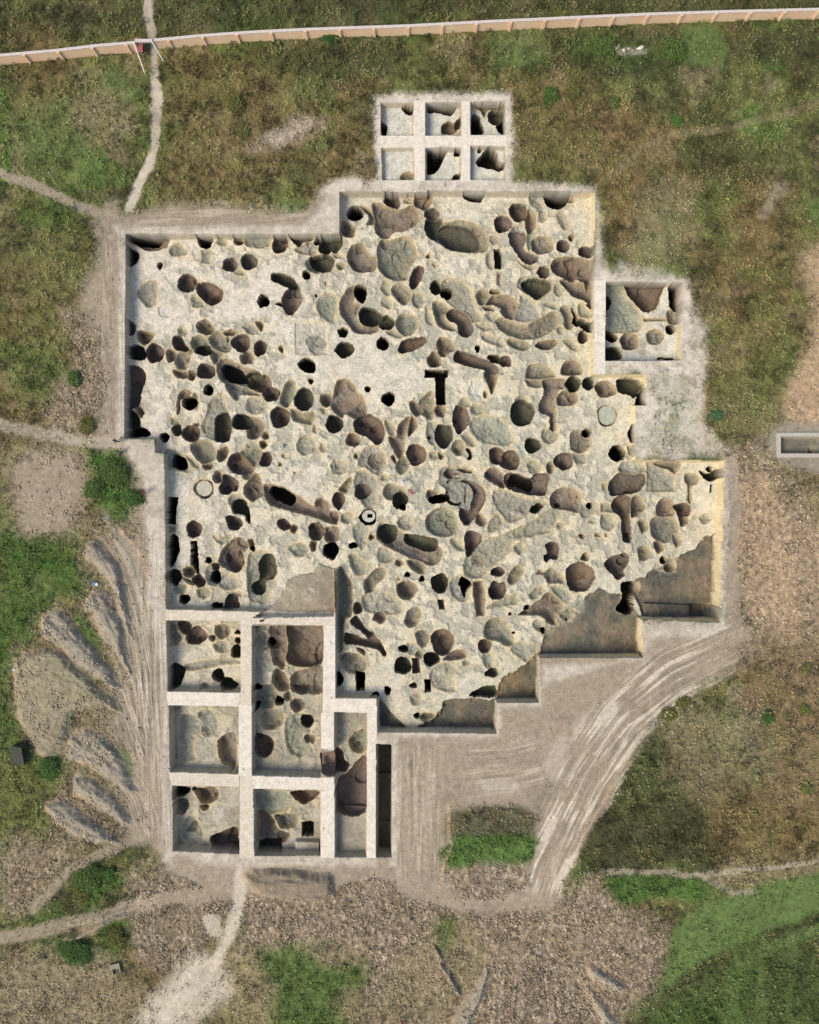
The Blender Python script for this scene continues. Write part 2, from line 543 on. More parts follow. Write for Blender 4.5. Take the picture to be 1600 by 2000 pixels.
((830,1040,300/1600), """
E D 155 530 95 105
P L 250 560 290 470 370 450 480 540 470 680 400 730 300 680
P K 350 530 390 460 490 540 440 600 410 690 380 590
E B 760 410 75 50
P G 860 480 900 390 980 330 1040 380 1020 440 940 540 870 530
P B 660 600 710 510 780 530 830 510 850 610 820 680 760 705 680 680
Q M 500 510 600 500 635 630 630 870 535 880 500 640
P L 640 770 750 710 950 640 970 740 850 770 660 800
Q B 130 700 205 695 210 800 150 800
P L 260 60 330 50 430 180 360 190 270 140
E L 990 170 60 70
P B 1260 130 1320 100 1380 110 1405 200 1380 280 1320 280 1260 320 1240 240 1280 220
P G 1150 440 1200 380 1240 400 1330 370 1440 440 1460 530 1350 530 1280 530 1240 450
P L 1080 650 1150 570 1240 570 1230 640 1120 710
P L 1310 560 1450 560 1540 660 1480 750 1350 650
P M 1230 660 1290 620 1380 660 1440 760 1380 870 1370 960 1290 950 1200 870 980 860 1060 790 1200 700
E K 1062 785 38 34
E B 885 850 22 20
P L 1400 850 1500 790 1580 800 1530 900 1450 930
E K 1478 905 18 18
P G 610 1020 650 920 740 885 830 920 900 1020 940 1150 860 1190 760 1140 640 1110
E B 625 1185 72 75
P L 600 1270 700 1250 720 1400 620 1400
P B 620 1480 670 1415 740 1410 760 1490 700 1510
P L 890 1220 980 1130 1080 1150 1200 1180 1100 1330 1040 1350
P L 1110 960 1180 900 1260 960 1210 1050
E K 1235 1020 30 35
E K 925 1045 18 14
P M 290 1230 410 1220 420 1310 200 1330
E B 185 1140 118 145
E D 65 1320 85 75
E L 435 1355 45 38
"""),
((1130,1040,300/1600), """
P B 270 310 340 250 430 230 480 205 530 240 520 330 480 390 490 450 410 495 360 440 290 370
E K 880 290 38 42
P M 560 520 620 520 640 600 610 660 560 650
P K 440 540 500 515 590 520 610 600 580 680 575 840 500 860 420 830 400 780 460 700
Q G 170 0 240 0 240 50 170 50
Q G 270 0 310 0 310 50 275 50
Q D 465 0 550 0 555 65 470 65
E M 35 35 35 35
"""),
((640,1320,350/1600), """
P D 1270 180 1350 110 1430 90 1500 95 1500 185
P K 510 90 550 95 570 130 550 170 515 160
E D 795 355 28 26
E L 790 205 55 65
P K 370 180 440 140 460 180
P G 820 360 860 325 930 330 960 360 900 410 830 400
P B 730 80 780 55 800 100 750 105
P B -60 670 30 640 90 640 140 680 150 740 200 800 150 860 80 860 0 850 -50 800
E K 65 690 24 24
P G 190 560 270 490 345 480 345 660 260 690 200 640
P B 85 940 180 860 345 720 345 1200 85 1200
"""),
((310,1340,350/1600), """
P M 530 480 600 430 690 436 692 715 640 722 560 680 530 590
P L 350 240 440 200 520 260 540 380 470 450 380 430
E K 885 10 40 30
P B 1180 0 1360 0 1340 60 1250 70
E G 950 160 90 70
P G 1110 80 1160 30 1200 90 1170 140 1120 130
E K 1075 135 45 42
P K 850 150 900 150 890 210 850 220
P G 900 260 960 210 1070 210 1125 270 1100 350 1010 395 920 370
E M 1240 170 72 65
E D 1322 315 65 65
E M 1340 475 60 50
P B 865 430 930 430 1010 470 1035 540 1000 620 930 640 865 600
P B 455 1360 530 1310 690 1260 712 1340 712 1480 520 1460
E G 210 1070 65 80
P D 150 905 280 905 260 960 170 990
P M 320 920 380 905 520 910 530 1000 450 1050 380 1040 340 980
E K 325 916 25 16
P M 370 1060 450 1060 440 1110 390 1110
P G 220 1300 300 1200 360 1230 340 1320 240 1330
P B 1180 940 1430 940 1400 1000 1300 1055 1220 1010
P G 1040 1150 1220 1140 1250 1200 1210 1260 1100 1280 1060 1220
P M 880 1110 960 1110 1020 1170 1080 1280 1170 1320 1110 1400 900 1380 880 1250
Q D 895 1380 1090 1380 1110 1465 895 1465
Q D 1275 1210 1385 1210 1385 1340 1280 1340
E L 1090 1060 110 55
"""),
((620,170,300/1600), """
P K 880 175 1000 175 1000 240 950 250 900 215
P K 668 375 720 400 730 440 715 500 668 500
P K 1150 180 1440 180 1410 280 1360 300 1240 270 1160 270
E B 1370 430 85 68
P B 1425 380 1495 320 1495 430 1440 440
P G 870 920 930 880 1000 900 1000 965 880 960
P K 1145 680 1200 670 1350 660 1310 760 1270 840 1220 900 1145 900 1140 780
E D 1458 690 36 42
P K 1400 955 1450 905 1490 920 1490 962 1400 962
P B 690 1200 740 1110 820 1110 860 1250 760 1250
P M 1000 1200 1040 1120 1190 1110 1200 1190 1170 1250 1110 1290 1020 1240
P L 880 1210 930 1150 1000 1150 990 1220
P G 430 1240 550 1270 620 1370 600 1430 510 1440 530 1350
E K 390 1315 88 78
P G 250 1400 320 1410 390 1480 390 1540 320 1570 250 1530
P M 570 1230 640 1210 870 1270 1000 1230 1060 1290 1060 1400 960 1480 810 1520 730 1585 620 1540 590 1430
E B 1198 1320 80 65
P D 1120 1430 1160 1370 1300 1380 1250 1500 1240 1600 1140 1550
"""),
((900,170,300/1600), """
P G 112 185 465 185 465 250 300 240 250 320 200 240
P K 112 300 150 285 200 330 190 400 112 400
P D 112 400 200 370 240 430 230 490 112 490
P D 290 260 400 230 465 270 465 330 380 400 300 370
P K 370 400 465 280 465 485 400 470
P K 165 770 240 680 310 640 370 680 400 770 450 800 450 860 400 875 300 850 190 830
E K 203 635 20 22
P K 10 1092 240 1092 245 1140 200 1200 100 1195 40 1160
P L 700 1150 730 1100 880 1110 870 1200 910 1290 900 1380 850 1415 810 1390 800 1290 720 1220
P K 880 1112 1120 1112 1110 1200 1020 1275 900 1240 870 1170
P M 1120 1105 1200 1105 1200 1155 1130 1160
P L 990 1320 1050 1280 1110 1320 1150 1400 1130 1470 1050 1480 1010 1390
E B 600 1300 98 100
P K 620 1370 650 1340 690 1360 690 1390 640 1385
E B 440 1420 88 85
P M 690 1290 750 1280 790 1370 780 1480 700 1540 670 1440
"""),
((1130,440,300/1600), """
P L 290 605 490 605 490 720 600 830 660 950 650 1090 560 1120 440 1130 290 1070
P B 500 605 880 610 890 650 850 760 820 850 760 895 700 910 640 880 560 780 500 690
P K 945 612 1070 605 1070 870 1000 880 950 850 940 740
P G 945 880 1075 880 1075 1000 1010 1040 930 1020 920 940
E K 957 1088 52 52
Q G 675 965 920 965 920 1000 680 1005
P M 430 1190 480 1125 570 1125 620 1150 620 1260 540 1300 460 1280
E G 800 1165 95 85
P K 290 740 330 750 348 800 320 870 290 875
P K 285 1090 410 1170 380 1220 285 1190
P D 285 1280 370 1270 440 1310 445 1390 400 1400 285 1400
P K 810 1390 850 1375 900 1385 970 1380 980 1402 810 1402
"""),
((900,370,1), """
P B 752 402 770 398 800 404 815 420 808 440 785 448 760 440 748 425
E M 740 452 14 13
E M 762 455 15 14
P M 812 402 828 398 842 410 836 424 818 420
E G 860 412 10 8
P M 868 445 890 440 905 455 900 475 880 482 862 468
P B 900 452 925 450 940 465 930 482 908 484
P M 1082 545 1100 560 1096 578 1080 572
P M 760 530 772 518 790 520 798 535 785 548 766 545
P G 735 500 748 492 760 500 758 520 742 522
P M 540 545 556 540 572 548 575 560 555 566 542 560
P G 522 540 532 530 545 532 540 548 526 552
P G 345 700 360 695 372 705 365 725 348 722
P M 395 735 410 728 420 738 412 748 398 746

E G 905 400 9 8
P L 1020 470 1045 475 1050 495 1035 505 1018 495
P G 1055 475 1078 470 1082 490 1065 500
E M 1092 497 9 8
P L 985 505 1010 500 1030 520 1020 540 990 530
P G 1060 540 1075 545 1085 565 1070 580 1055 565
P L 950 500 965 495 968 530 955 540
E L 1000 545 12 9
P M 1140 530 1156 535 1156 560 1142 552
E G 1098 590 10 8
P G 1060 588 1080 585 1092 605 1080 620 1065 610
P L 1085 620 1105 625 1110 650 1095 655 1082 640
E M 1120 660 8 7
P L 1000 640 1030 650 1040 665 1010 665 995 655
E G 925 625 12 9
E L 905 650 13 8
P L 870 560 880 545 895 548 892 570
P G 800 545 815 540 830 555 822 570 803 565
E G 815 590 14 10
P L 785 570 800 575 806 590 790 600 778 585
E L 760 545 10 9
E M 835 500 8 10
P G 820 470 838 475 842 495 828 500 818 488
P L 848 500 870 505 875 525 858 530 845 515
P L 868 865 885 860 895 880 885 895 868 885
P G 900 880 915 890 918 910 905 915 897 900
P L 820 905 835 900 845 915 838 935 822 930
E M 828 920 8 9
P G 800 900 812 895 818 910 808 920
P L 900 1000 925 1003 935 1020 920 1035 900 1025
P M 935 1015 950 1005 965 1015 960 1035 940 1040
P G 965 1005 980 1010 982 1030 968 1035
P L 1000 985 1015 980 1020 995 1005 1005
E G 1100 955 14 10
P L 1085 1040 1105 1035 1115 1050 1100 1062 1086 1055
P G 1115 1030 1130 1028 1134 1045 1120 1050
E L 1140 1040 10 8
P L 1125 1060 1150 1055 1160 1075 1140 1085
P G 1090 1085 1102 1080 1108 1095 1095 1100
P L 700 1075 720 1080 725 1100 708 1105
P G 730 1095 745 1085 752 1100 742 1115
P L 755 1130 775 1120 785 1135 770 1150
E M 742 1165 9 9
P L 770 1175 790 1170 800 1190 780 1200
P G 690 1125 702 1120 708 1140 695 1150
P L 560 1085 580 1080 590 1095 575 1105
E M 600 1080 10 10
P G 540 740 560 735 570 755 555 770 540 760
P M 560 780 575 775 582 795 570 810 558 800
P L 590 740 605 735 612 750 600 760
P G 625 770 635 765 642 780 632 790
P L 500 820 520 815 530 830 515 842 500 835
P M 545 850 560 845 565 860 552 868
P L 545 895 565 890 575 910 560 920 545 910
P G 480 930 500 928 508 945 492 955 480 945
P L 455 865 475 862 482 880 468 890
P G 355 905 375 915 380 935 362 930
P M 375 690 390 685 398 700 385 712
P L 400 720 418 722 422 740 405 745
P G 345 650 360 645 368 660 355 672
P M 425 640 440 635 446 650 432 660
P L 465 640 480 632 490 645 475 655
P L 330 500 345 498 352 512 338 520
P G 470 465 488 462 494 478 478 486
P L 560 480 580 478 585 500 568 508
P M 655 450 668 445 680 455 672 468 657 465
P L 700 450 715 452 720 470 705 475
P M 725 470 740 462 752 475 742 490 727 488
P G 690 500 700 520 695 535 682 525
P L 745 395 765 390 772 405 758 412
P G 775 385 792 380 800 395 788 405
P M 828 410 838 405 842 420 832 428
P L 850 395 868 392 874 405 858 412
P M 985 480 1000 475 1008 490 995 500
P G 1095 425 1110 420 1116 435 1102 442
P L 1060 440 1075 445 1078 462 1062 465
"""),
((0,0,1), """
P L 350 1400 385 1398 398 1420 380 1450 385 1480 372 1488 350 1485
P L 354 1610 375 1592 392 1610 396 1645 356 1645
P L 498 1545 560 1545 575 1570 540 1590 500 1582
P M 540 1305 560 1320 566 1345 545 1350 530 1330
P G 500 1345 530 1335 545 1360 530 1380 500 1378
E M 542 1412 9 8
P L 560 1400 600 1395 610 1450 590 1480 560 1460
"""),
]

# ------------------------------------------------------------ basins (rims at ground level), photo pixels
BASINS = [  # name, depth, batter, floor tone, outline
 ('main', 2.0, 'cream', [(246,457),(658,457),(663,457),(663,373),(835,376),(835,372),(1163,375),(1161,600),(1160,731),(1263,731),(1263,792),(1242,792),(1242,897),
   (1416,899),(1414,1000),(1409,1216),(1255,1211),(1257,1285),(1055,1285),(1054,1373),(972,1373),(971,1433),(738,1430),(736,1364),(655,1362),(656,1200),(654,1116),(620,1116),
   (620,1199),(520,1195),(325,1190),(321,885),(303,884),(303,858),(243,857)]),
 ('nw_upper', 1.1, 'pale', [(744,200),(808,200),(808,265),(744,265)]),
 ('n_upper', 1.3, 'pale', [(831,200),(902,200),(902,265),(831,265)]),
 ('ne_upper', 1.5, 'pale', [(919,198),(988,198),(988,263),(919,263)]),
 ('nw_lower', 0.8, 'pale', [(745,288),(809,288),(811,351),(746,352)]),
 ('n_lower', 1.1, 'pale', [(831,288),(901,287),(901,351),(831,352)]),
 ('ne_lower', 1.0, 'pale', [(919,284),(988,285),(988,351),(919,351)]),
 ('east_annex', 1.8, 'pale', [(1184,550),(1335,552),(1331,704),(1182,705)]),
 ('sw1', 1.8, 'cream', [(325,1212),(470,1213),(470,1353),(328,1350)]),
 ('sw2', 1.9, 'grey', [(492,1222),(632,1222),(630,1365),(627,1380),(627,1519),(492,1515)]),
 ('sw3', 1.7, 'grey', [(330,1378),(466,1380),(466,1512),(332,1508)]),
 ('sw4', 1.8, 'grey', [(337,1535),(467,1537),(468,1668),(338,1662)]),
 ('sw5', 2.0, 'grey', [(495,1541),(626,1543),(626,1672),(497,1672)]),
 ('sw6', 1.9, 'grey', [(653,1391),(717,1393),(716,1675),(654,1675)]),
 ('sondage', 3.2, 'brown', [(735,1453),(766,1455),(765,1675),(735,1675)]),
 ('tank', 1.0, 'soil', [(1524,853),(1660,853),(1660,886),(1524,886)]),
]
BASIN_LABEL = {
 'nw_upper':('small excavation square with plain pale floor and two black corner pits','top row, west end'),
}
# ditch fills inside the basins: (depth added at the low end, direction, tone, outline)
DITCHES = [
 ('east', 0.9, (1,-1), [(1225,1140),(1262,1118),(1300,1100),(1345,1080),(1395,1036),(1420,1028),(1420,1214),(1257,1214),(1238,1170)]),
 ('middle', 0.9, (1,-1), [(1058,1245),(1064,1210),(1100,1190),(1140,1165),(1170,1150),(1215,1160),(1235,1180),(1254,1205),(1260,1288),(1055,1288)]),
 ('lower', 0.7, (1,-1), [(972,1332),(1000,1312),(1030,1290),(1057,1250),(1057,1376),(972,1376)]),
 ('south', 0.9, (0.2,-1), [(738,1360),(752,1372),(772,1398),(796,1420),(812,1418),(840,1408),(862,1382),(872,1370),(900,1364),(974,1362),(974,1436),(738,1434)]),
]
PLATFORM = [(494,1205),(515,1192),(540,1172),(555,1150),(558,1132),(590,1122),(610,1118),(622,1100),(655,1112),(655,1202)]
BALKS = [ # earth baulks left standing: outline, label
 ([(323,1189),(658,1198),(658,1223),(323,1213)], 'long pale earth baulk closing the south-west corner of the main dig above the grid squares'),
 ([(469,1212),(493,1212),(491,1378),(467,1378)], 'upright earth baulk between the two topmost squares of the south-west grid'),
 ([(466,1378),(492,1378),(494,1515),(466,1515)], 'earth baulk east of the grey square with one brown quarter pit'),
 ([(468,1515),(496,1515),(497,1675),(468,1675)], 'earth baulk between the two bottom squares of the south-west grid'),
 ([(325,1351),(467,1353),(466,1380),(328,1378)], 'earth baulk below the square with the black, brown and heart shaped pits'),
 ([(330,1508),(467,1511),(467,1537),(335,1534)], 'earth baulk below the flat grey square of the south-west grid'),
 ([(494,1515),(654,1519),(654,1545),(496,1541)], 'earth baulk above the square holding a small dark cut box'),
 ([(631,1222),(656,1222),(655,1365),(630,1365)], 'tall bright earth baulk beside the deep brown pit, east of the tall grid square'),
 ([(630,1365),(737,1365),(737,1392),(630,1392)], 'bent earth baulk at the head of the narrow grey trench'),
 ([(626,1392),(654,1392),(654,1466),(627,1462)], 'short earth baulk just above the brown pit that cuts through it'),
 ([(626,1545),(654,1545),(654,1675),(626,1675)], 'earth baulk between the square with a cut box and the narrow trench'),
 ([(717,1392),(736,1392),(735,1675),(716,1675)], 'long thin earth baulk between the narrow grey trench and the deep dark slot'),
 ([(808,198),(831,198),(831,353),(809,353)], 'upright earth baulk between the first and second columns of the six northern squares'),
 ([(902,198),(919,198),(919,353),(901,353)], 'upright earth baulk between the second and third columns of the six northern squares'),
 ([(744,265),(808,265),(809,288),(744,288)], 'short earth baulk between the two western squares of the northern six'),
 ([(831,265),(902,265),(901,288),(831,288)], 'short earth baulk in the middle of the six northern squares'),
 ([(919,264),(989,264),(989,284),(919,284)], 'short earth baulk between the two eastern squares of the northern six'),
 ([(1162,548),(1184,548),(1182,731),(1160,731)], 'straight white earth baulk between the main dig and the eastern annex square'),
]
# spoil heaps west of the dig: outline, height, ridged direction, label
HEAPS = [
 ([(172,1062),(185,1050),(203,1058),(215,1075),(235,1100),(250,1150),(256,1200),(262,1262),(248,1240),(232,1200),(215,1150),(190,1110),(168,1098),(160,1080)], 1.3, 'long bulldozed spoil tongue with an orange head, the topmost west of the dig'),
 ([(165,1170),(180,1152),(205,1152),(222,1175),(240,1210),(252,1270),(258,1330),(240,1305),(218,1270),(195,1240),(180,1205),(165,1190)], 1.3, 'ridged spoil tongue with an orange rim, second from the top'),
 ([(80,1215),(90,1195),(120,1188),(142,1208),(165,1240),(195,1272),(225,1310),(245,1345),(215,1345),(180,1322),(150,1300),(125,1275),(100,1255),(84,1238)], 1.3, 'combed spoil tongue pointing to a pale brown head, beside the flat round heap'),
 ([(60,1270),(30,1290),(22,1330),(32,1390),(52,1440),(72,1475),(100,1482),(130,1460),(140,1430),(150,1395),(200,1385),(240,1400),(235,1370),(205,1345),(165,1305),(130,1275),(90,1262)], 1.5, 'large flat topped round spoil heap with a rough brown edge'),
 ([(130,1440),(145,1425),(185,1420),(215,1440),(240,1470),(262,1520),(272,1555),(245,1548),(205,1520),(175,1500),(150,1490),(125,1480)], 1.1, 'grey spoil tongue just south-east of the flat round heap'),
 ([(140,1520),(155,1505),(180,1515),(215,1545),(245,1580),(260,1610),(235,1610),(195,1585),(165,1562),(142,1555)], 1.0, 'narrow grey spoil tongue with an orange western lip'),
 ([(88,1575),(100,1560),(130,1562),(165,1585),(205,1612),(240,1640),(215,1652),(175,1648),(140,1630),(105,1605)], 1.2, 'grey ridged spoil tongue, the lowest west of the dig'),
 ([(480,1715),(490,1698),(540,1692),(600,1695),(645,1705),(660,1730),(650,1752),(610,1762),(550,1760),(505,1748)], 1.4, 'oval earth heap with pale southern side just south of the grid squares'),
 ([(1145,1892),(1156,1880),(1190,1900),(1222,1922),(1218,1940),(1195,1938),(1160,1916)], .8, 'short pale straight earth ridge in the rubble field at the south'),
 ([(958,1872),(945,1890),(920,1930),(895,1970),(870,2030),(915,2030),(935,1980),(956,1925)], 1.2, 'tapering earth bank with a yellow flank near the bottom edge'),
 ([(1140,1925),(1156,1922),(1188,1962),(1215,2000),(1225,2030),(1190,2030),(1165,1980)], .9, 'slanting pale earth bank low in the rubble field beside green plants'),
 ([(845,1845),(852,1842),(880,1890),(905,1940),(895,1945),(868,1905)], 0.9, 'thin diagonal earth bank south of the curved track'),
 ([(120,1835),(150,1815),(200,1795),(245,1780),(262,1775),(262,1785),(225,1803),(180,1825),(140,1845)], 0.8, 'low ruts heaped beside the south-western track'),
]

# ------------------------------------------------------------ the height grid
def axis(lo, flo, fhi, hi, fine, mid, outer):
    a = np.arange(flo, fhi, fine)
    l = np.arange(flo-mid, lo, -mid)[::-1]; r = np.arange(a[-1]+mid, hi, mid)
    big = [l[0]]; st = mid
    while big[-1] > -outer: st *= 1.25; big.append(big[-1]-st)
    big2 = [r[-1]]; st = mid
    while big2[-1] < outer: st *= 1.25; big2.append(big2[-1]+st)
    return np.concatenate([np.array(big[:0:-1]), l, a, r, np.array(big2[1:])])
FINE = globals().get('FINE', 0.085)
xs = axis(-56, -37.5, 41.0, 56, FINE, 0.17, 400)
ys = axis(-69, -45.5, 53.5, 69, FINE, 0.17, 400)
NX, NY = len(xs), len(ys)
X, Y = np.meshgrid(xs, ys)          # rows = y
PX = X*S+800; PY = 1000-Y*S         # photo pixels at ground level
wX = X+0.14*(fbm(X, Y, 0.9, 3, 3)-.5)+0.11*(vn(X, Y, 3.0, 9)-.5)
wY = Y+0.14*(fbm(X, Y, 0.9, 5, 3)-.5)+0.11*(vn(X, Y, 3.0, 11)-.5)

def win(poly, pad):
    x0, y0 = poly.min(0)-pad; x1, y1 = poly.max(0)+pad
    i0, i1 = np.searchsorted(xs, [x0, x1]); j0, j1 = np.searchsorted(ys, [y0, y1])
    return slice(max(j0-1, 0), j1+1), slice(max(i0-1, 0), i1+1)
def toW(pts, z=0.0): return np.array([(wx(a, z), wy(b, z)) for a, b in pts])

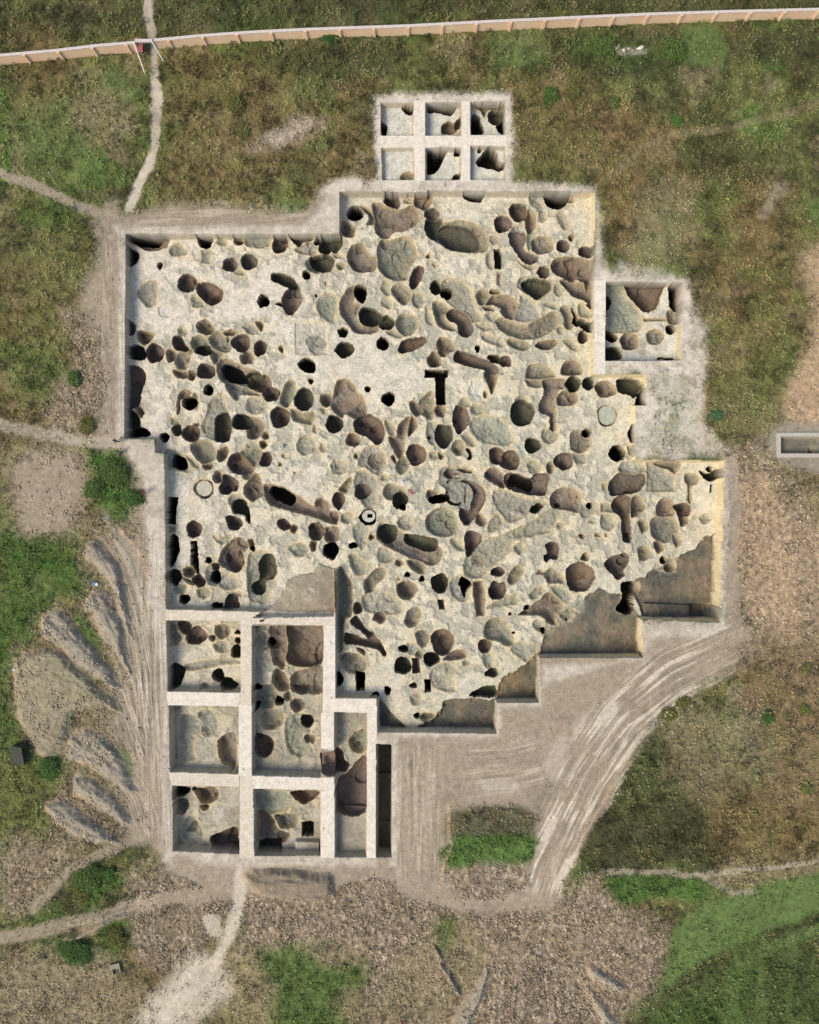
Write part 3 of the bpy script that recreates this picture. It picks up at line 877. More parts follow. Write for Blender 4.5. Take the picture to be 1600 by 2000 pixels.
# --- outside terrain: colour classes laid as soft-edged patches (real ground cover, photo pixels)
C = dict(
 weed=(.118,.122,.040), weedd=(.056,.057,.026), weedb=(.175,.118,.055), lush=(.066,.130,.028), grass=(.110,.165,.050), dryg=(.225,.185,.105),
 soil=(.300,.240,.170), dirt=(.310,.255,.188), path=(.400,.345,.270), apron=(.580,.520,.440), rub=(.235,.182,.125), orange=(.440,.310,.195), greyd=(.270,.238,.185), sand=(.520,.455,.360))
C = {k: np.array(v) for k, v in C.items()}
PATCH = [ # class, weight, feather px, outline ('L' w = band along a line)
 ('weedd',.75,30,[(0,0),(1700,-40),(1700,30),(800,45),(400,65),(0,60)]),
 ('weedd',.85,22,[(520,85),(760,75),(790,130),(660,160),(560,150),(520,120)]),
 ('weedd',.85,18,[(1100,60),(1340,50),(1400,60),(1650,45),(1650,112),(1400,125),(1300,150),(1240,160),(1130,140),(1090,110)]),
 ('weedb',.8,24,[(1180,330),(1260,320),(1275,400),(1240,480),(1200,470),(1170,400)]),
 ('weedd',.7,26,[(1350,270),(1480,290),(1500,350),(1400,370),(1330,330)]),
 ('weedb',.6,40,[(1020,160),(1180,170),(1330,280),(1180,330),(1020,330)]),
 ('weedb',.6,50,[(330,100),(560,150),(620,300),(480,400),(330,380)]),
 ('dryg',.6,30,[(1240,380),(1340,360),(1360,480),(1240,520)]),
 ('weedb',.5,60,[(1380,450),(1540,430),(1580,620),(1500,760),(1400,700)]),
 ('grass',.7,30,[(960,70),(1030,60),(1060,120),(980,150)]),
 ('grass',.8,12,[(1330,62),(1380,48),(1412,65),(1415,105),(1380,122),(1335,110)]),
 ('lush',.5,30,[(1120,80),(1200,70),(1320,95),(1310,120),(1180,120)]),
 ('grass',.5,50,[(0,200),(160,200),(180,330),(60,330)]),
 ('grass',.55,26,[(190,130),(250,130),(270,200),(200,210)]),
 ('dryg',.55,20,[(150,190),(240,175),(260,260),(170,290)]),
 ('weedb',.5,60,[(0,500),(150,480),(180,700),(120,850),(0,800)]),
 ('lush',.45,30,[(0,680),(120,690),(150,760),(60,790)]),
 ('lush',.95,12,[(185,890),(240,885),(268,920),(276,985),(262,1015),(235,1020),(200,1000),(182,960),(172,915)]),
 ('lush',.75,26,[(0,1000),(80,1030),(170,1080),(200,1110),(190,1170),(120,1180),(60,1240),(0,1280)]),
 ('lush',.45,30,[(0,1280),(30,1290),(30,1400),(70,1480),(120,1500),(60,1600),(0,1600)]),
 ('weed',.8,30,[(0,1500),(120,1500),(90,1560),(150,1640),(60,1660),(0,1640)]),
 ('lush',.8,10,[(60,1470),(130,1480),(125,1510),(80,1515)]),
 ('lush',.9,10,[(160,1700),(190,1690),(225,1700),(235,1720),(205,1745),(170,1770),(150,1755)]),
 ('lush',.85,12,[(110,1840),(140,1830),(185,1840),(195,1885),(165,1900),(110,1880)]),
 ('lush',.6,10,[(215,1810),(245,1805),(258,1840),(235,1860),(212,1840)]),
 ('grass',.5,20,[(0,1760),(80,1770),(70,1810),(0,1810)]),
 ('rub',.9,18,[(120,600),(215,640),(225,760),(235,850),(120,850),(90,800),(150,700)]),
 ('dryg',.8,24,[(0,850),(150,860),(180,900),(165,1000),(140,1040),(60,1045),(0,1010)]),
 ('rub',.8,16,[(20,900),(140,880),(160,1000),(120,1035),(50,1035)]),
 ('rub',.9,30,[(0,1650),(150,1640),(120,1720),(60,1770),(0,1760)]),
 ('rub',.9,20,[(250,1700),(330,1690),(400,1700),(450,1740),(460,1770),(400,1860),(410,1890),(280,1890),(250,1800)]),
 ('dryg',.7,30,[(0,1850),(240,1880),(230,2010),(0,2010)]),
 ('rub',.5,30,[(0,1870),(240,1890),(230,2010),(0,2010)]),
 ('dryg',.5,30,[(460,1860),(560,1850),(560,2000),(440,2010)]),
 ('orange',.25,30,[(460,1860),(540,1850),(520,2000),(440,2010)]),
 ('rub',1,26,[(470,1690),(780,1690),(900,1760),(1080,1740),(1180,1700),(1240,1780),(1310,1810),(1300,1900),(1230,1990),(1200,2030),(700,2030),(720,1880),(620,1850),(470,1860)]),
 ('dryg',.75,18,[(500,1850),(560,1840),(640,1880),(700,1920),(690,2020),(520,2020)]),
 ('lush',.8,22,[(520,1860),(570,1850),(620,1880),(700,1890),(705,1915),(650,1950),(700,2030),(560,2030),(530,1930)]),
 ('dryg',.8,22,[(840,1790),(900,1800),(950,1870),(930,1940),(880,1930),(850,1870)]),
 ('lush',.5,12,[(860,1790),(895,1795),(890,1830),(865,1860),(848,1840)]),
 ('weedd',.85,20,[(880,1600),(1030,1590),(1035,1640),(885,1645)]),
 ('lush',.9,14,[(880,1640),(1040,1630),(1035,1680),(960,1690),(880,1690)]),
 ('weedd',.8,30,[(1200,1450),(1290,1400),(1370,1420),(1450,1500),(1470,1600),(1370,1680),(1150,1700),(1130,1650)]),
 ('weedd',.8,20,[(1140,1600),(1300,1600),(1370,1600),(1370,1690),(1160,1690)]),
 ('dryg',.65,26,[(1300,1380),(1420,1390),(1470,1480),(1400,1560),(1310,1520)]),
 ('weedb',.7,30,[(1390,1560),(1600,1540),(1650,1620),(1600,1690),(1420,1680)]),
 ('rub',.6,30,[(1430,1350),(1620,1300),(1620,1560),(1500,1560)]),
 ('dryg',.6,20,[(1380,1690),(1650,1670),(1650,1710),(1440,1740)]),
 ('lush',.9,10,[(1190,1705),(1300,1708),(1375,1715),(1360,1750),(1290,1755),(1210,1760)]),
 ('grass',1,8,[(1320,1810),(1440,1745),(1650,1700),(1650,1790),(1470,1830),(1350,1900),(1270,1960),(1220,2030),(1290,1930)]),
 ('weedd',.95,10,[(1350,1895),(1470,1835),(1650,1790),(1650,2030),(1240,2030),(1290,1950)]),
 ('lush',.5,40,[(1300,1950),(1420,1960),(1450,2010),(1280,2030)]),
 ('lush',.45,24,[(1420,1830),(1480,1840),(1470,1990),(1430,1990)]),
 ('rub',.9,30,[(1430,880),(1540,900),(1580,1000),(1650,1040),(1650,1300),(1560,1320),(1480,1290),(1430,1200)]),
 ('orange',.85,22,[(1580,500),(1650,480),(1650,850),(1540,830),(1530,770),(1560,720),(1590,600)]),
 ('rub',.6,26,[(1400,780),(1540,800),(1560,860),(1420,900)]),
 ('orange',.55,14,[(1358,710),(1375,720),(1375,830),(1410,880),(1420,900),(1390,890),(1362,840)]),
 ('orange',.4,24,[(1570,930),(1620,930),(1620,1250),(1590,1200)]),
 ('greyd',.9,10,[(1515,835),(1650,835),(1650,925),(1515,900)]),
 ('dirt',.95,16,[(195,420),(245,405),(258,640),(245,860),(230,880),(190,860),(205,700),(175,640),(160,560),(190,520)]),
 ('dirt',.95,14,[(240,425),(300,405),(350,400),(460,398),(520,410),(600,405),(620,375),(660,345),(700,350),(660,460),(240,460)]),
 ('dirt',.98,16,[(250,860),(320,880),(325,1200),(335,1690),(480,1700),(460,1740),(400,1700),(320,1690),(300,1660),(270,1600),(285,1500),(280,1300),(262,1080)]),
 ('dirt',.98,14,[(1255,1215),(1440,1215),(1490,1260),(1500,1290),(1380,1340),(1280,1410),(1200,1530),(1150,1620),(1110,1710),(1080,1770),(960,1775),(880,1760),(860,1745),(770,1720),(740,1710),(735,1430),(1055,1285)]),
 ('dirt',.95,12,[(870,1440),(1060,1440),(1065,1590),(880,1570)]),
 ('dirt',.98,10,[(1060,1400),(1200,1400),(1230,1480),(1170,1600),(1105,1700),(1080,1760),(1020,1765),(1050,1640),(1048,1500)]),
 ('dirt',.95,10,[(770,1440),(870,1440),(875,1700),(865,1740),(800,1750),(770,1690)]),
 ('dirt',.9,20,[(470,1680),(780,1680),(860,1745),(790,1740),(740,1710),(640,1700),(490,1695),(470,1760),(440,1760)]),
 ('rub',.6,22,[(160,1010),(270,1005),(292,1100),(292,1600),(250,1650),(110,1650),(90,1570),(130,1500),(60,1480),(25,1400),(20,1300),(60,1250),(75,1205),(110,1185),(150,1190),(165,1150),(155,1070)]),
 ('dirt',.85,18,[(200,1060),(270,1050),(292,1150),(292,1600),(250,1640),(240,1560),(225,1420),(235,1330),(225,1180)]),
 ('lush',.75,8,[(150,1195),(175,1215),(195,1255),(205,1300),(180,1275),(150,1235)]),
 ('lush',.6,8,[(225,1465),(250,1470),(262,1510),(250,1520),(232,1495)]),
 ('dirt',1,4,[(318,1185),(742,1355),(745,1700),(325,1700)]), ('dirt',1,4,[(318,1185),(660,1190),(660,1380),(325,1380)]),
 ('apron',.9,5,[(735,188),(998,188),(998,372),(735,372)]),
 ('weedd',.8,12,[(880,1585),(1030,1580),(1038,1640),(885,1645)]),
 ('lush',.95,10,[(880,1640),(1042,1632),(1036,1685),(960,1692),(880,1700)]),
 ('rub',.9,12,[(880,1700),(960,1690),(1030,1690),(1020,1740),(900,1755)]),
 ('dirt',.8,20,[(30,910),(80,885),(140,890),(165,950),(150,1010),(100,1040),(50,1035),(25,970)]),
 ('lush',.28,26,[(1330,1930),(1400,1880),(1500,1850),(1600,1830),(1650,2030),(1300,2030)]),
 ('orange',.5,24,[(1440,940),(1520,960),(1570,1080),(1560,1250),(1500,1230),(1440,1100)]),
 ('weedb',.6,30,[(1440,1280),(1600,1250),(1650,1400),(1620,1600),(1500,1600),(1480,1400)]),
 ('weed',.7,16,[(1430,720),(1520,700),(1530,790),(1480,850),(1400,860),(1390,760)]),
 ('grass',.4,8,[(1425,1860),(1440,1855),(1445,2030),(1420,2030)]), ('grass',.4,8,[(1480,1835),(1495,1830),(1500,2030),(1476,2030)]), ('grass',.35,8,[(1545,1815),(1558,1812),(1562,2030),(1540,2030)]),
 ('grass',.7,7,[(1450,1870),(1530,1830),(1650,1780),(1650,1800),(1540,1850),(1450,1885)]),
 ('rub',.8,10,[(560,235),(600,225),(640,240),(600,275),(520,300),(480,305),(500,280)]),
 ('sand',.45,8,[(520,270),(560,245),(610,238),(590,262),(540,285)]),
 ('dryg',.7,16,[(820,1850),(850,1850),(890,1960),(900,2040),(700,2040),(720,1960),(770,1870)]),
 ('sand',.5,6,[(1205,96),(1230,92),(1262,96),(1258,104),(1215,106)]),
 ('sand',.55,10,[(940,1525),(1010,1528),(1015,1545),(950,1548)]),
 ('sand',.4,8,[(1065,1500),(1090,1440),(1110,1450),(1090,1530)]),
 ('sand',.45,8,[(1120,1400),(1140,1395),(1135,1425),(1120,1425)]),
 ('sand',.5,8,[(1165,1425),(1195,1395),(1205,1400),(1180,1440)]),
 ('sand',.5,6,[(1080,1680),(1092,1670),(1086,1720),(1078,1715)]),
 ('apron',.8,6,[(1155,525),(1190,540),(1345,543),(1350,735),(1262,735),(1290,800),(1262,900),(1235,900),(1235,790),(1255,725),(1160,735),(1155,640)]),
 ('apron',.75,10,[(1172,560),(1210,510),(1260,520),(1340,540),(1375,640),(1380,720),(1370,820),(1430,890),(1240,897),(1262,720),(1180,715)]),
 ('apron',.85,8,[(725,190),(800,180),(1000,182),(1006,270),(1000,355),(1165,362),(1175,480),(1195,540),(1165,560),(1160,378),(620,380),(650,350),(740,350),(732,270)]),
 ('apron',.8,9,[(225,445),(450,440),(600,440),(640,385),(670,350),(670,470),(240,460)]),
 ('apron',.75,6,[(234,458),(247,458),(246,860),(300,862),(303,884),(325,888),(326,1200),(292,1180),(288,1050),(278,930),(240,872),(225,860)]),
 ('apron',.6,8,[(296,1180),(330,1200),(338,1690),(318,1680),(315,1300)]),
 ('apron',.7,7,[(1405,897),(1430,898),(1425,1215),(1400,1240),(1275,1245),(1255,1290),(1060,1300),(1058,1380),(980,1385),(972,1440),(740,1437),(760,1425),(1000,1360),(1240,1280),(1250,1210),(1400,1215)]),
 ('apron',.7,7,[(325,1660),(480,1668),(735,1672),(735,1690),(490,1695),(400,1690)]),
 ('apron',.8,5,[(732,1440),(778,1440),(775,1690),(760,1690),(766,1453),(735,1452)]),
]
LINES = [ # class, weight, half width px, feather px, points
 ('path',.95,7,7,[(290,-40),(292,40),(300,90),(302,150),(306,200),(300,290),(275,350),(255,405)]),
 ('sand',.8,6,6,[(303,155),(308,205)]), ('sand',.8,8,8,[(294,310),(275,350),(256,400)]),
 ('dirt',.85,8,8,[(-60,310),(0,335),(60,358),(120,385),(190,418)]),
 ('path',.7,10,9,[(-60,815),(0,828),(90,850),(160,860),(235,868)]),
 ('dirt',.8,12,10,[(-60,1830),(0,1830),(80,1820),(170,1795),(260,1770),(340,1750),(450,1740)]),
 ('dirt',.75,8,8,[(60,1775),(110,1730),(150,1690),(200,1665),(260,1640),(290,1620)]),
 ('sand',.9,10,12,[(475,1700),(468,1760),(450,1820),(430,1870),(390,1920),(330,1970),(300,2040)]),
 ('sand',.8,45,40,[(400,1920),(330,1980),(290,2060)]),
 ('sand',.7,12,10,[(412,1795),(420,1820)]),
 ('dirt',.85,10,9,[(780,1705),(840,1745),(900,1765),(1000,1768),(1060,1750)]),
 ('path',.6,4,5,[(1180,1700),(1260,1702),(1350,1708),(1480,1700),(1650,1672)]),
 ('path',.45,4,5,[(1360,1705),(1430,1740),(1470,1745)]),
 ('dryg',.45,6,8,[(1190,350),(1240,300),(1280,270),(1400,255),(1520,225),(1650,185)]),
 ('dirt',.5,8,10,[(1490,420),(1530,360)]),
 ('dirt',.8,8,8,[(1430,905),(1440,1000),(1430,1100),(1440,1240)]),
 ('dirt',.8,7,7,[(1430,905),(1436,1000),(1425,1215)]),
 ('orange',.6,3,3,[(875,1570),(880,1650),(868,1700),(858,1735)]),
 ('orange',.5,3,3,[(1195,1530),(1150,1610),(1120,1690)]),
 ('greyd',.7,6,5,[(205,1010),(240,1050),(262,1110),(275,1200),(285,1300),(290,1420)]),
 ('orange',.5,2.5,3,[(230,1028),(262,1062),(280,1100),(290,1140)]),
]
nz1 = fbm(X, Y, .35, 21, 4); nz2 = fbm(X, Y, 1.3, 33, 3); nz3 = vn(X, Y, 5.5, 44)
pxw = PX+44*(fbm(X, Y, .3, 51, 5)-.5)+18*(nz2-.5); pyw = PY+44*(fbm(X, Y, .3, 57, 5)-.5)+18*(fbm(X, Y, 1.3, 61, 3)-.5)
mixc = sm(.35, .65, nz1)[..., None]; mixd = sm(.42, .62, fbm(X, Y, .8, 71, 3))[..., None]
col = C['weed']*(1-mixc)+(.6*C['grass']+.4*C['weedb'])*mixc
col = col*(1-.55*mixd)+C['weedd']*.55*mixd
for th_, cn, sd_, sc_ in ((.50, 'weedb', 73, .10), (.52, 'grass', 75, .07), (.53, 'weedd', 77, .16), (.55, 'lush', 79, .13), (.55, 'dryg', 80, .22)):
    k_ = (sm(th_, th_+.13, fbm(X, Y, sc_, sd_, 5, .6))*.65)[..., None]; col = col*(1-k_)+C[cn]*k_
veg = np.full(X.shape, 1.0); lushm = np.zeros(X.shape); rubm = np.zeros(X.shape); bare = {'soil','dirt','path','apron','orange','greyd','sand'}
def lay(cls, w, m, sl=None):
    global col, veg, lushm, rubm
    a = (w*m)[..., None]
    col[sl] = col[sl]*(1-a)+C[cls]*a
    v = 0.0 if cls in bare else (.22 if cls == 'rub' else (.40 if cls == 'dryg' else (.3 if cls == 'grass' else 1.0)))
    veg[sl] = veg[sl]*(1-w*m)+v*w*m
    if cls in ('lush', 'grass'): lushm[sl] = np.maximum(lushm[sl], m*w*(1 if cls == 'lush' else .5))
    elif cls != 'grass': lushm[sl] *= (1-m*w)
    t = 1.0 if cls == 'rub' else (.35 if cls in ('dryg', 'orange') else 0)
    rubm[sl] = rubm[sl]*(1-w*m)+t*w*m
for cls, w, fe, pl in PATCH:
    P_ = np.array(pl, float); pw = np.stack([(P_[:, 0]-800)/S, (1000-P_[:, 1])/S], 1)
    sl = win(pw, 3.0+fe/S)
    ws = min(1, fe/24)
    qx = PX[sl]+(pxw-PX)[sl]*ws; qy = PY[sl]+(pyw-PY)[sl]*ws
    d = sdist(qx, qy, P_) if len(pl) > 12 or cls == 'apron' else sdist(qx, qy, catmull(P_, 3))
    k = fe*1.1
    mm = sm(-k, k, d)
    if cls == 'apron': mm = mm*(.68+.32*sm(.38, .60, fbm(X[sl], Y[sl], .9, 64, 4)+.25*np.clip((d-6)/20, -1, 0)))
    lay(cls, w, mm, sl)
for cls, w, hw, fe, pl in LINES:
    P_ = np.array(pl, float); pw = np.stack([(P_[:, 0]-800)/S, (1000-P_[:, 1])/S], 1)
    sl = win(pw, 2.0+(hw+fe)/S)
    k = .35*(hw*.6)
    d, _, _ = lined(PX[sl]+.35*(pxw-PX)[sl], PY[sl]+.35*(pyw-PY)[sl], pl)
    lay(cls, w, 1-sm(hw-fe*.3, hw+fe*.7, d), sl)
# vehicle tracks: long thin streaks that follow the ways
def streak(pl, hw, amp, freq, tint, seed, sub=None):
    P_ = np.array(pl, float); pw = np.stack([(P_[:, 0]-800)/S, (1000-P_[:, 1])/S], 1)
    sl = win(pw, hw/S+1)
    d, arc, off = lined(PX[sl], PY[sl], pl)
    u = off*(1+.0*arc)
    n = .5*vn(u*freq, arc*.012, 1, seed)+.3*vn(u*freq*2.3, arc*.02, 1, seed+1)+.2*vn(u*freq*4.5, arc*.03, 1, seed+2)
    m = (1-sm(hw*.6, hw, d))*(1-np.clip(veg[sl]*1.2, 0, 1))*sm(1, 40, arc)*(1-sm(arc.max()-40, arc.max()-1, arc))
    f = 1+amp*(n-.5)*2
    col[sl] = col[sl]*(1-m[..., None]+m[..., None]*f[..., None])
    w = sm(.55, .70, n+.25*(vn(u*.08, arc*.03, 1, seed+5)-.5))*m*tint
    col[sl] = col[sl]*(1-w[..., None])+C['sand']*w[..., None]
    terr[sl] += .13*(n-.5)*m
terr = np.zeros(X.shape)
streak([(1480,1270),(1330,1340),(1230,1420),(1160,1520),(1110,1620),(1070,1700),(1050,1760)], 95, .42, .16, 1.0, 81)
streak([(305,1000),(300,1200),(305,1450),(310,1680)], 42, .22, .22, .35, 82)
streak([(820,1430),(820,1600),(820,1740)], 60, .22, .13, .25, 83)
streak([(880,1510),(1000,1500),(1080,1480)], 60, .25, .15, .5, 84)
streak([(210,425),(220,600),(225,800),(235,870)], 40, .12, .2, .2, 85)
streak([(245,420),(440,415),(620,400)], 40, .12, .2, .35, 86)
streak([(60,1820),(200,1790),(330,1740)], 60, .3, .2, .2, 87)
streak([(470,1760),(440,1850),(330,1980)], 60, .15, .12, .5, 88)
for k_, pl_ in enumerate([[(190,1040),(235,1100),(262,1180),(282,1300),(292,1450)],[(175,1075),(225,1150),(258,1250),(282,1380),(290,1500)],[(170,1185),(215,1260),(255,1350),(285,1480)],[(100,1215),(160,1290),(225,1360),(280,1500)],[(150,1440),(215,1480),(270,1560),(295,1640)],[(110,1575),(180,1620),(280,1660)],[(500,1705),(640,1708)],[(950,1900),(905,2010)],[(1000,1870),(985,2020)],[(1060,1870),(1080,2020)],[(1120,1880),(1180,2020)],[(760,1850),(740,2020)],[(830,1830),(890,1960)]]):
    streak(pl_, 34, .42, .30, .25, 600+k_*9)
# pale crumbs and dark specks of the surface
spk = vn(X, Y, 6.5, 90); spk2 = vn(X, Y, 3.1, 92)
apm = np.clip(1-veg-rubm, 0, 1)
s1 = (sm(.62, .9, spk)*sm(.3, .7, spk2))[..., None]
col *= (1+.30*(fbm(X, Y, 2.2, 94, 3)-.5)[..., None])
col += (.20*s1)*(rubm[..., None]*1.2+.25*apm[..., None])*np.array([1, .92, .8])
col *= 1-.38*((sm(.62, .85, vn(X, Y, 5.2, 96)))*(.4*rubm+.28*apm+.35*veg))[..., None]
cl = fbm(X, Y, 2.4, 98, 2)
col *= (1+1.3*(cl-.5)*rubm+1.0*(fbm(X, Y, 1.2, 97, 3)-.5)*np.clip(veg, 0, 1))[..., None]
pt = sm(.5, .75, fbm(X, Y, .5, 99, 4))*apm
col *= (1-.16*pt)[..., None]
# relief of the open ground
terr += .12*(fbm(X, Y, 1.3, 111, 4)-.5)*rubm + .30*(fbm(X, Y, .28, 101, 4)-.5)*np.clip(veg+rubm, 0, 1) + .34*np.abs(fbm(X, Y, 1.1, 103, 3)-.5)*rubm*1.1 + .22*(fbm(X, Y, 2.2, 105, 3)-.5)*np.clip(rubm, 0, 1)
terr += .14*(vn(X, Y, 2.6, 107)-.5)*veg + .03*(fbm(X, Y, 3.5, 109, 2)-.5)
owner = np.zeros(X.shape, np.int32)      # 0 = ground
REG = [dict(name='ground', kind='structure')]
def region(**k): REG.append(k); return len(REG)-1
heap_info = []
for pl, h, lab in HEAPS:
    P_ = catmull([(wx(a), wy(b)) for a, b in pl], 4); sl = win(P_, 1.5)
    d = sdist(wX[sl]+.9*(fbm(X[sl], Y[sl], .7, 131, 3)-.5), wY[sl]+.9*(fbm(X[sl], Y[sl], .7, 137, 3)-.5), P_)
    R = max(d.max(), .3)
    a = P_[:, :]; c0 = a.mean(0); u, s_, vt = np.linalg.svd(a-c0); ax = vt[0]
    across = (X[sl]-c0[0])*-ax[1]+(Y[sl]-c0[1])*ax[0]; along = (X[sl]-c0[0])*ax[0]+(Y[sl]-c0[1])*ax[1]
    flat = 'flat topped' in lab
    h = h*.7; prof = sm(0, min(1.1, R*.9), d)*(.8+.2*sm(0, R, d))
    ridge = 0 if flat else .13*(vn(across*2.6, along*.25, 1, 141)-.5)*2*sm(.2, .8, d)
    rough = .10*(fbm(X[sl], Y[sl], 1.6, 143, 4)-.5)*2
    terr[sl] += np.where(d > 0, h*prof+ridge+rough*prof, 0)
    m = d > 0
    rid = region(name='spoil_heap', label=lab, category='earth heap', group='spoil heaps around the dig')
    owner[sl][m] = rid
    edge = (sm(-.3, .1, d)*(1-sm(.45, 1.0, d)))[..., None]
    base = np.array((.215,.175,.125)) if 'oval' in lab else C['greyd']*1.02 if not flat else np.array((.275,.240,.160))
    body = sm(0, .5, d)[..., None]*.9
    nn = (1+.45*(fbm(X[sl], Y[sl], 2.0, 151, 3)-.5))[..., None]
    col[sl] = col[sl]*(1-body)+base*nn*body
    west = (1-sm(-.3, .5, ((X[sl]-c0[0])-(Y[sl]-c0[1])*.3)/2.0))[..., None]; edge = edge*west*sm(.40, .60, fbm(X[sl], Y[sl], 1.2, 161, 3))[..., None]; col[sl] = col[sl]*(1-edge*.6)+(.6*C['orange']+.4*C['rub'])*nn*edge*.6  # western edge tinted orange: sunlight painted into the heap colour
    veg[sl] *= 1-.85*sm(-.1, .3, d); lushm[sl] *= 1-sm(-.1, .3, d)
terr *= 1-sm(90, 200, np.hypot(X, Y))
veg0 = veg.copy()

# --- basins
Z = terr.copy(); zb = terr.copy(); inb = np.zeros(X.shape, bool)
FT = dict(cream=(.520,.475,.375), pale=(.540,.525,.455), grey=(.285,.262,.205), brown=(.120,.108,.082), soil=(.170,.160,.130))
FT = {k: np.array(v) for k, v in FT.items()}
WALLC = np.array((.60,.46,.25))
SQLAB = dict(
 nw_upper='pale excavation square with two black corner pits, top row of the northern six',
 n_upper='excavation square with a long black slot under its north wall and a brown lobed pit',
 ne_upper='shaded excavation square full of dark pits, north-east corner of the northern six',
 nw_lower='smooth whitish excavation square with a grey south-east corner, no dark pit',
 n_lower='excavation square with a dark hooked pit along its west side and small round pit',
 ne_lower='pale excavation square with one dark triangular lobed pit in the middle',
 east_annex='separate excavation square east of the main dig with a big brown triangular pit',
 sw1='south-west grid square with cream floor, heart shaped brown pits and a shallow gully',
 sw2='tall double excavation square of the south-west grid with a huge brown pit on top',
 sw3='flat grey excavation square with a brown quarter pit at its east side',
 sw4='bottom western square of the south-west grid with a brown pit in its south-east corner',
 sw5='bottom grid square with a small dark cut box and stepped grey cuts',
 sw6='long narrow grey trench between two baulks, cut across by a brown pit',
 sondage='deep dark slot trench with vertical sides beside the bare earth track')
for nm, dep, tone, pl in BASINS:
    P_ = toW(pl); sl = win(P_, .6)
    d = sdist(X[sl]+.12*(wX-X)[sl]*2, Y[sl]+.12*(wY-Y)[sl]*2, P_)
    p = np.clip(d/.22, 0, 1)
    if nm == 'main': dep = 1.65+1.35*sm(1180, 1390, PX[sl])*sm(850, 1030, PY[sl])+.3*sm(1150, 1400, PY[sl])
    fl = -dep+.05*(fbm(X[sl], Y[sl], .8, 171, 3)-.5)+.03*(nz2[sl]-.5)
    if nm == 'sondage':
        yy = PY[sl]; fl = fl - .5*(yy < 1525) - .25*(yy < 1620)
    if nm == 'sw6':
        fl = fl + .5*(PY[sl] > 1588)*1.0
    if nm == 'sw3':
        fl = fl - .25*sm(420, 340, PX[sl])
    m = d > 0
    zz = np.where(m, terr[sl]*(1-p)+fl*p, Z[sl])
    Z[sl] = zz; zb[sl] = np.where(m, fl, zb[sl])
    inb[sl] |= m
    if nm == 'main': rid = region(name='excavation_floor', kind='structure')
    elif nm == 'tank': rid = 0
    else: rid = region(name='excavation_square', label=SQLAB[nm], category='excavation square', group='separately dug squares and trenches around the main dig')
    owner[sl][m] = rid
    n = fbm(X[sl], Y[sl], .33, 181, 4)[..., None]; n2 = fbm(X[sl], Y[sl], 1.6, 183, 4)[..., None]; sp = vn(X[sl], Y[sl], 6.0, 185)[..., None]
    base = FT[tone]
    if nm == 'main':
        e = sm(300, 1250, PX[sl]+.45*PY[sl]-300)[..., None]
        base = np.array((.590,.540,.450))*(1-e)+np.array((.560,.515,.400))*e
        yel = sm(.50, .70, n)*(.35+.45*e); base = base*(1-yel*.6)+np.array((.580,.490,.330))*yel*.6
        g3 = sm(.50, .66, fbm(X[sl], Y[sl], 1.1, 189, 4))[..., None]*(.18+.25*e); base = base*(1-g3)+np.array((.40,.385,.30))*g3
        gr = sm(.52, .70, fbm(X[sl], Y[sl], .45, 187, 4))[..., None]*(.25+.3*e); base = base*(1-gr)+np.array((.430,.425,.330))*gr
    elif tone in ('grey',):
        gr = sm(.48, .66, n)*(.3 if nm == 'sw6' else .75); base = base*(1-gr)+np.array((.45,.42,.345))*gr
    elif tone == 'pale':
        base = base*(1+.1*(n-.5))
    fc = base*(1+.36*(n2-.5))*(1-.22*sm(.66, .85, sp))
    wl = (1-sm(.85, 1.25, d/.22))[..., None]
    sunlit_e = (sm(1100, 1200, PX[sl]) if nm in ('main', 'east_annex') else 0*PX[sl])[..., None]; sunlit_e = sunlit_e if nm == 'main' else sunlit_e*.6
    wcol = np.array((.40,.345,.250))*(1-sunlit_e)+np.array((.64,.52,.31))*sunlit_e  # walls towards the east painted brighter yellow, as the sun lights them
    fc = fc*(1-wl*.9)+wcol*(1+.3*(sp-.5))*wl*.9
    topm = (d < .02)[..., None]
    col[sl] = np.where(m[..., None] & ~topm, fc, col[sl]); veg[sl] = np.where(d > -.35, 0, veg[sl])

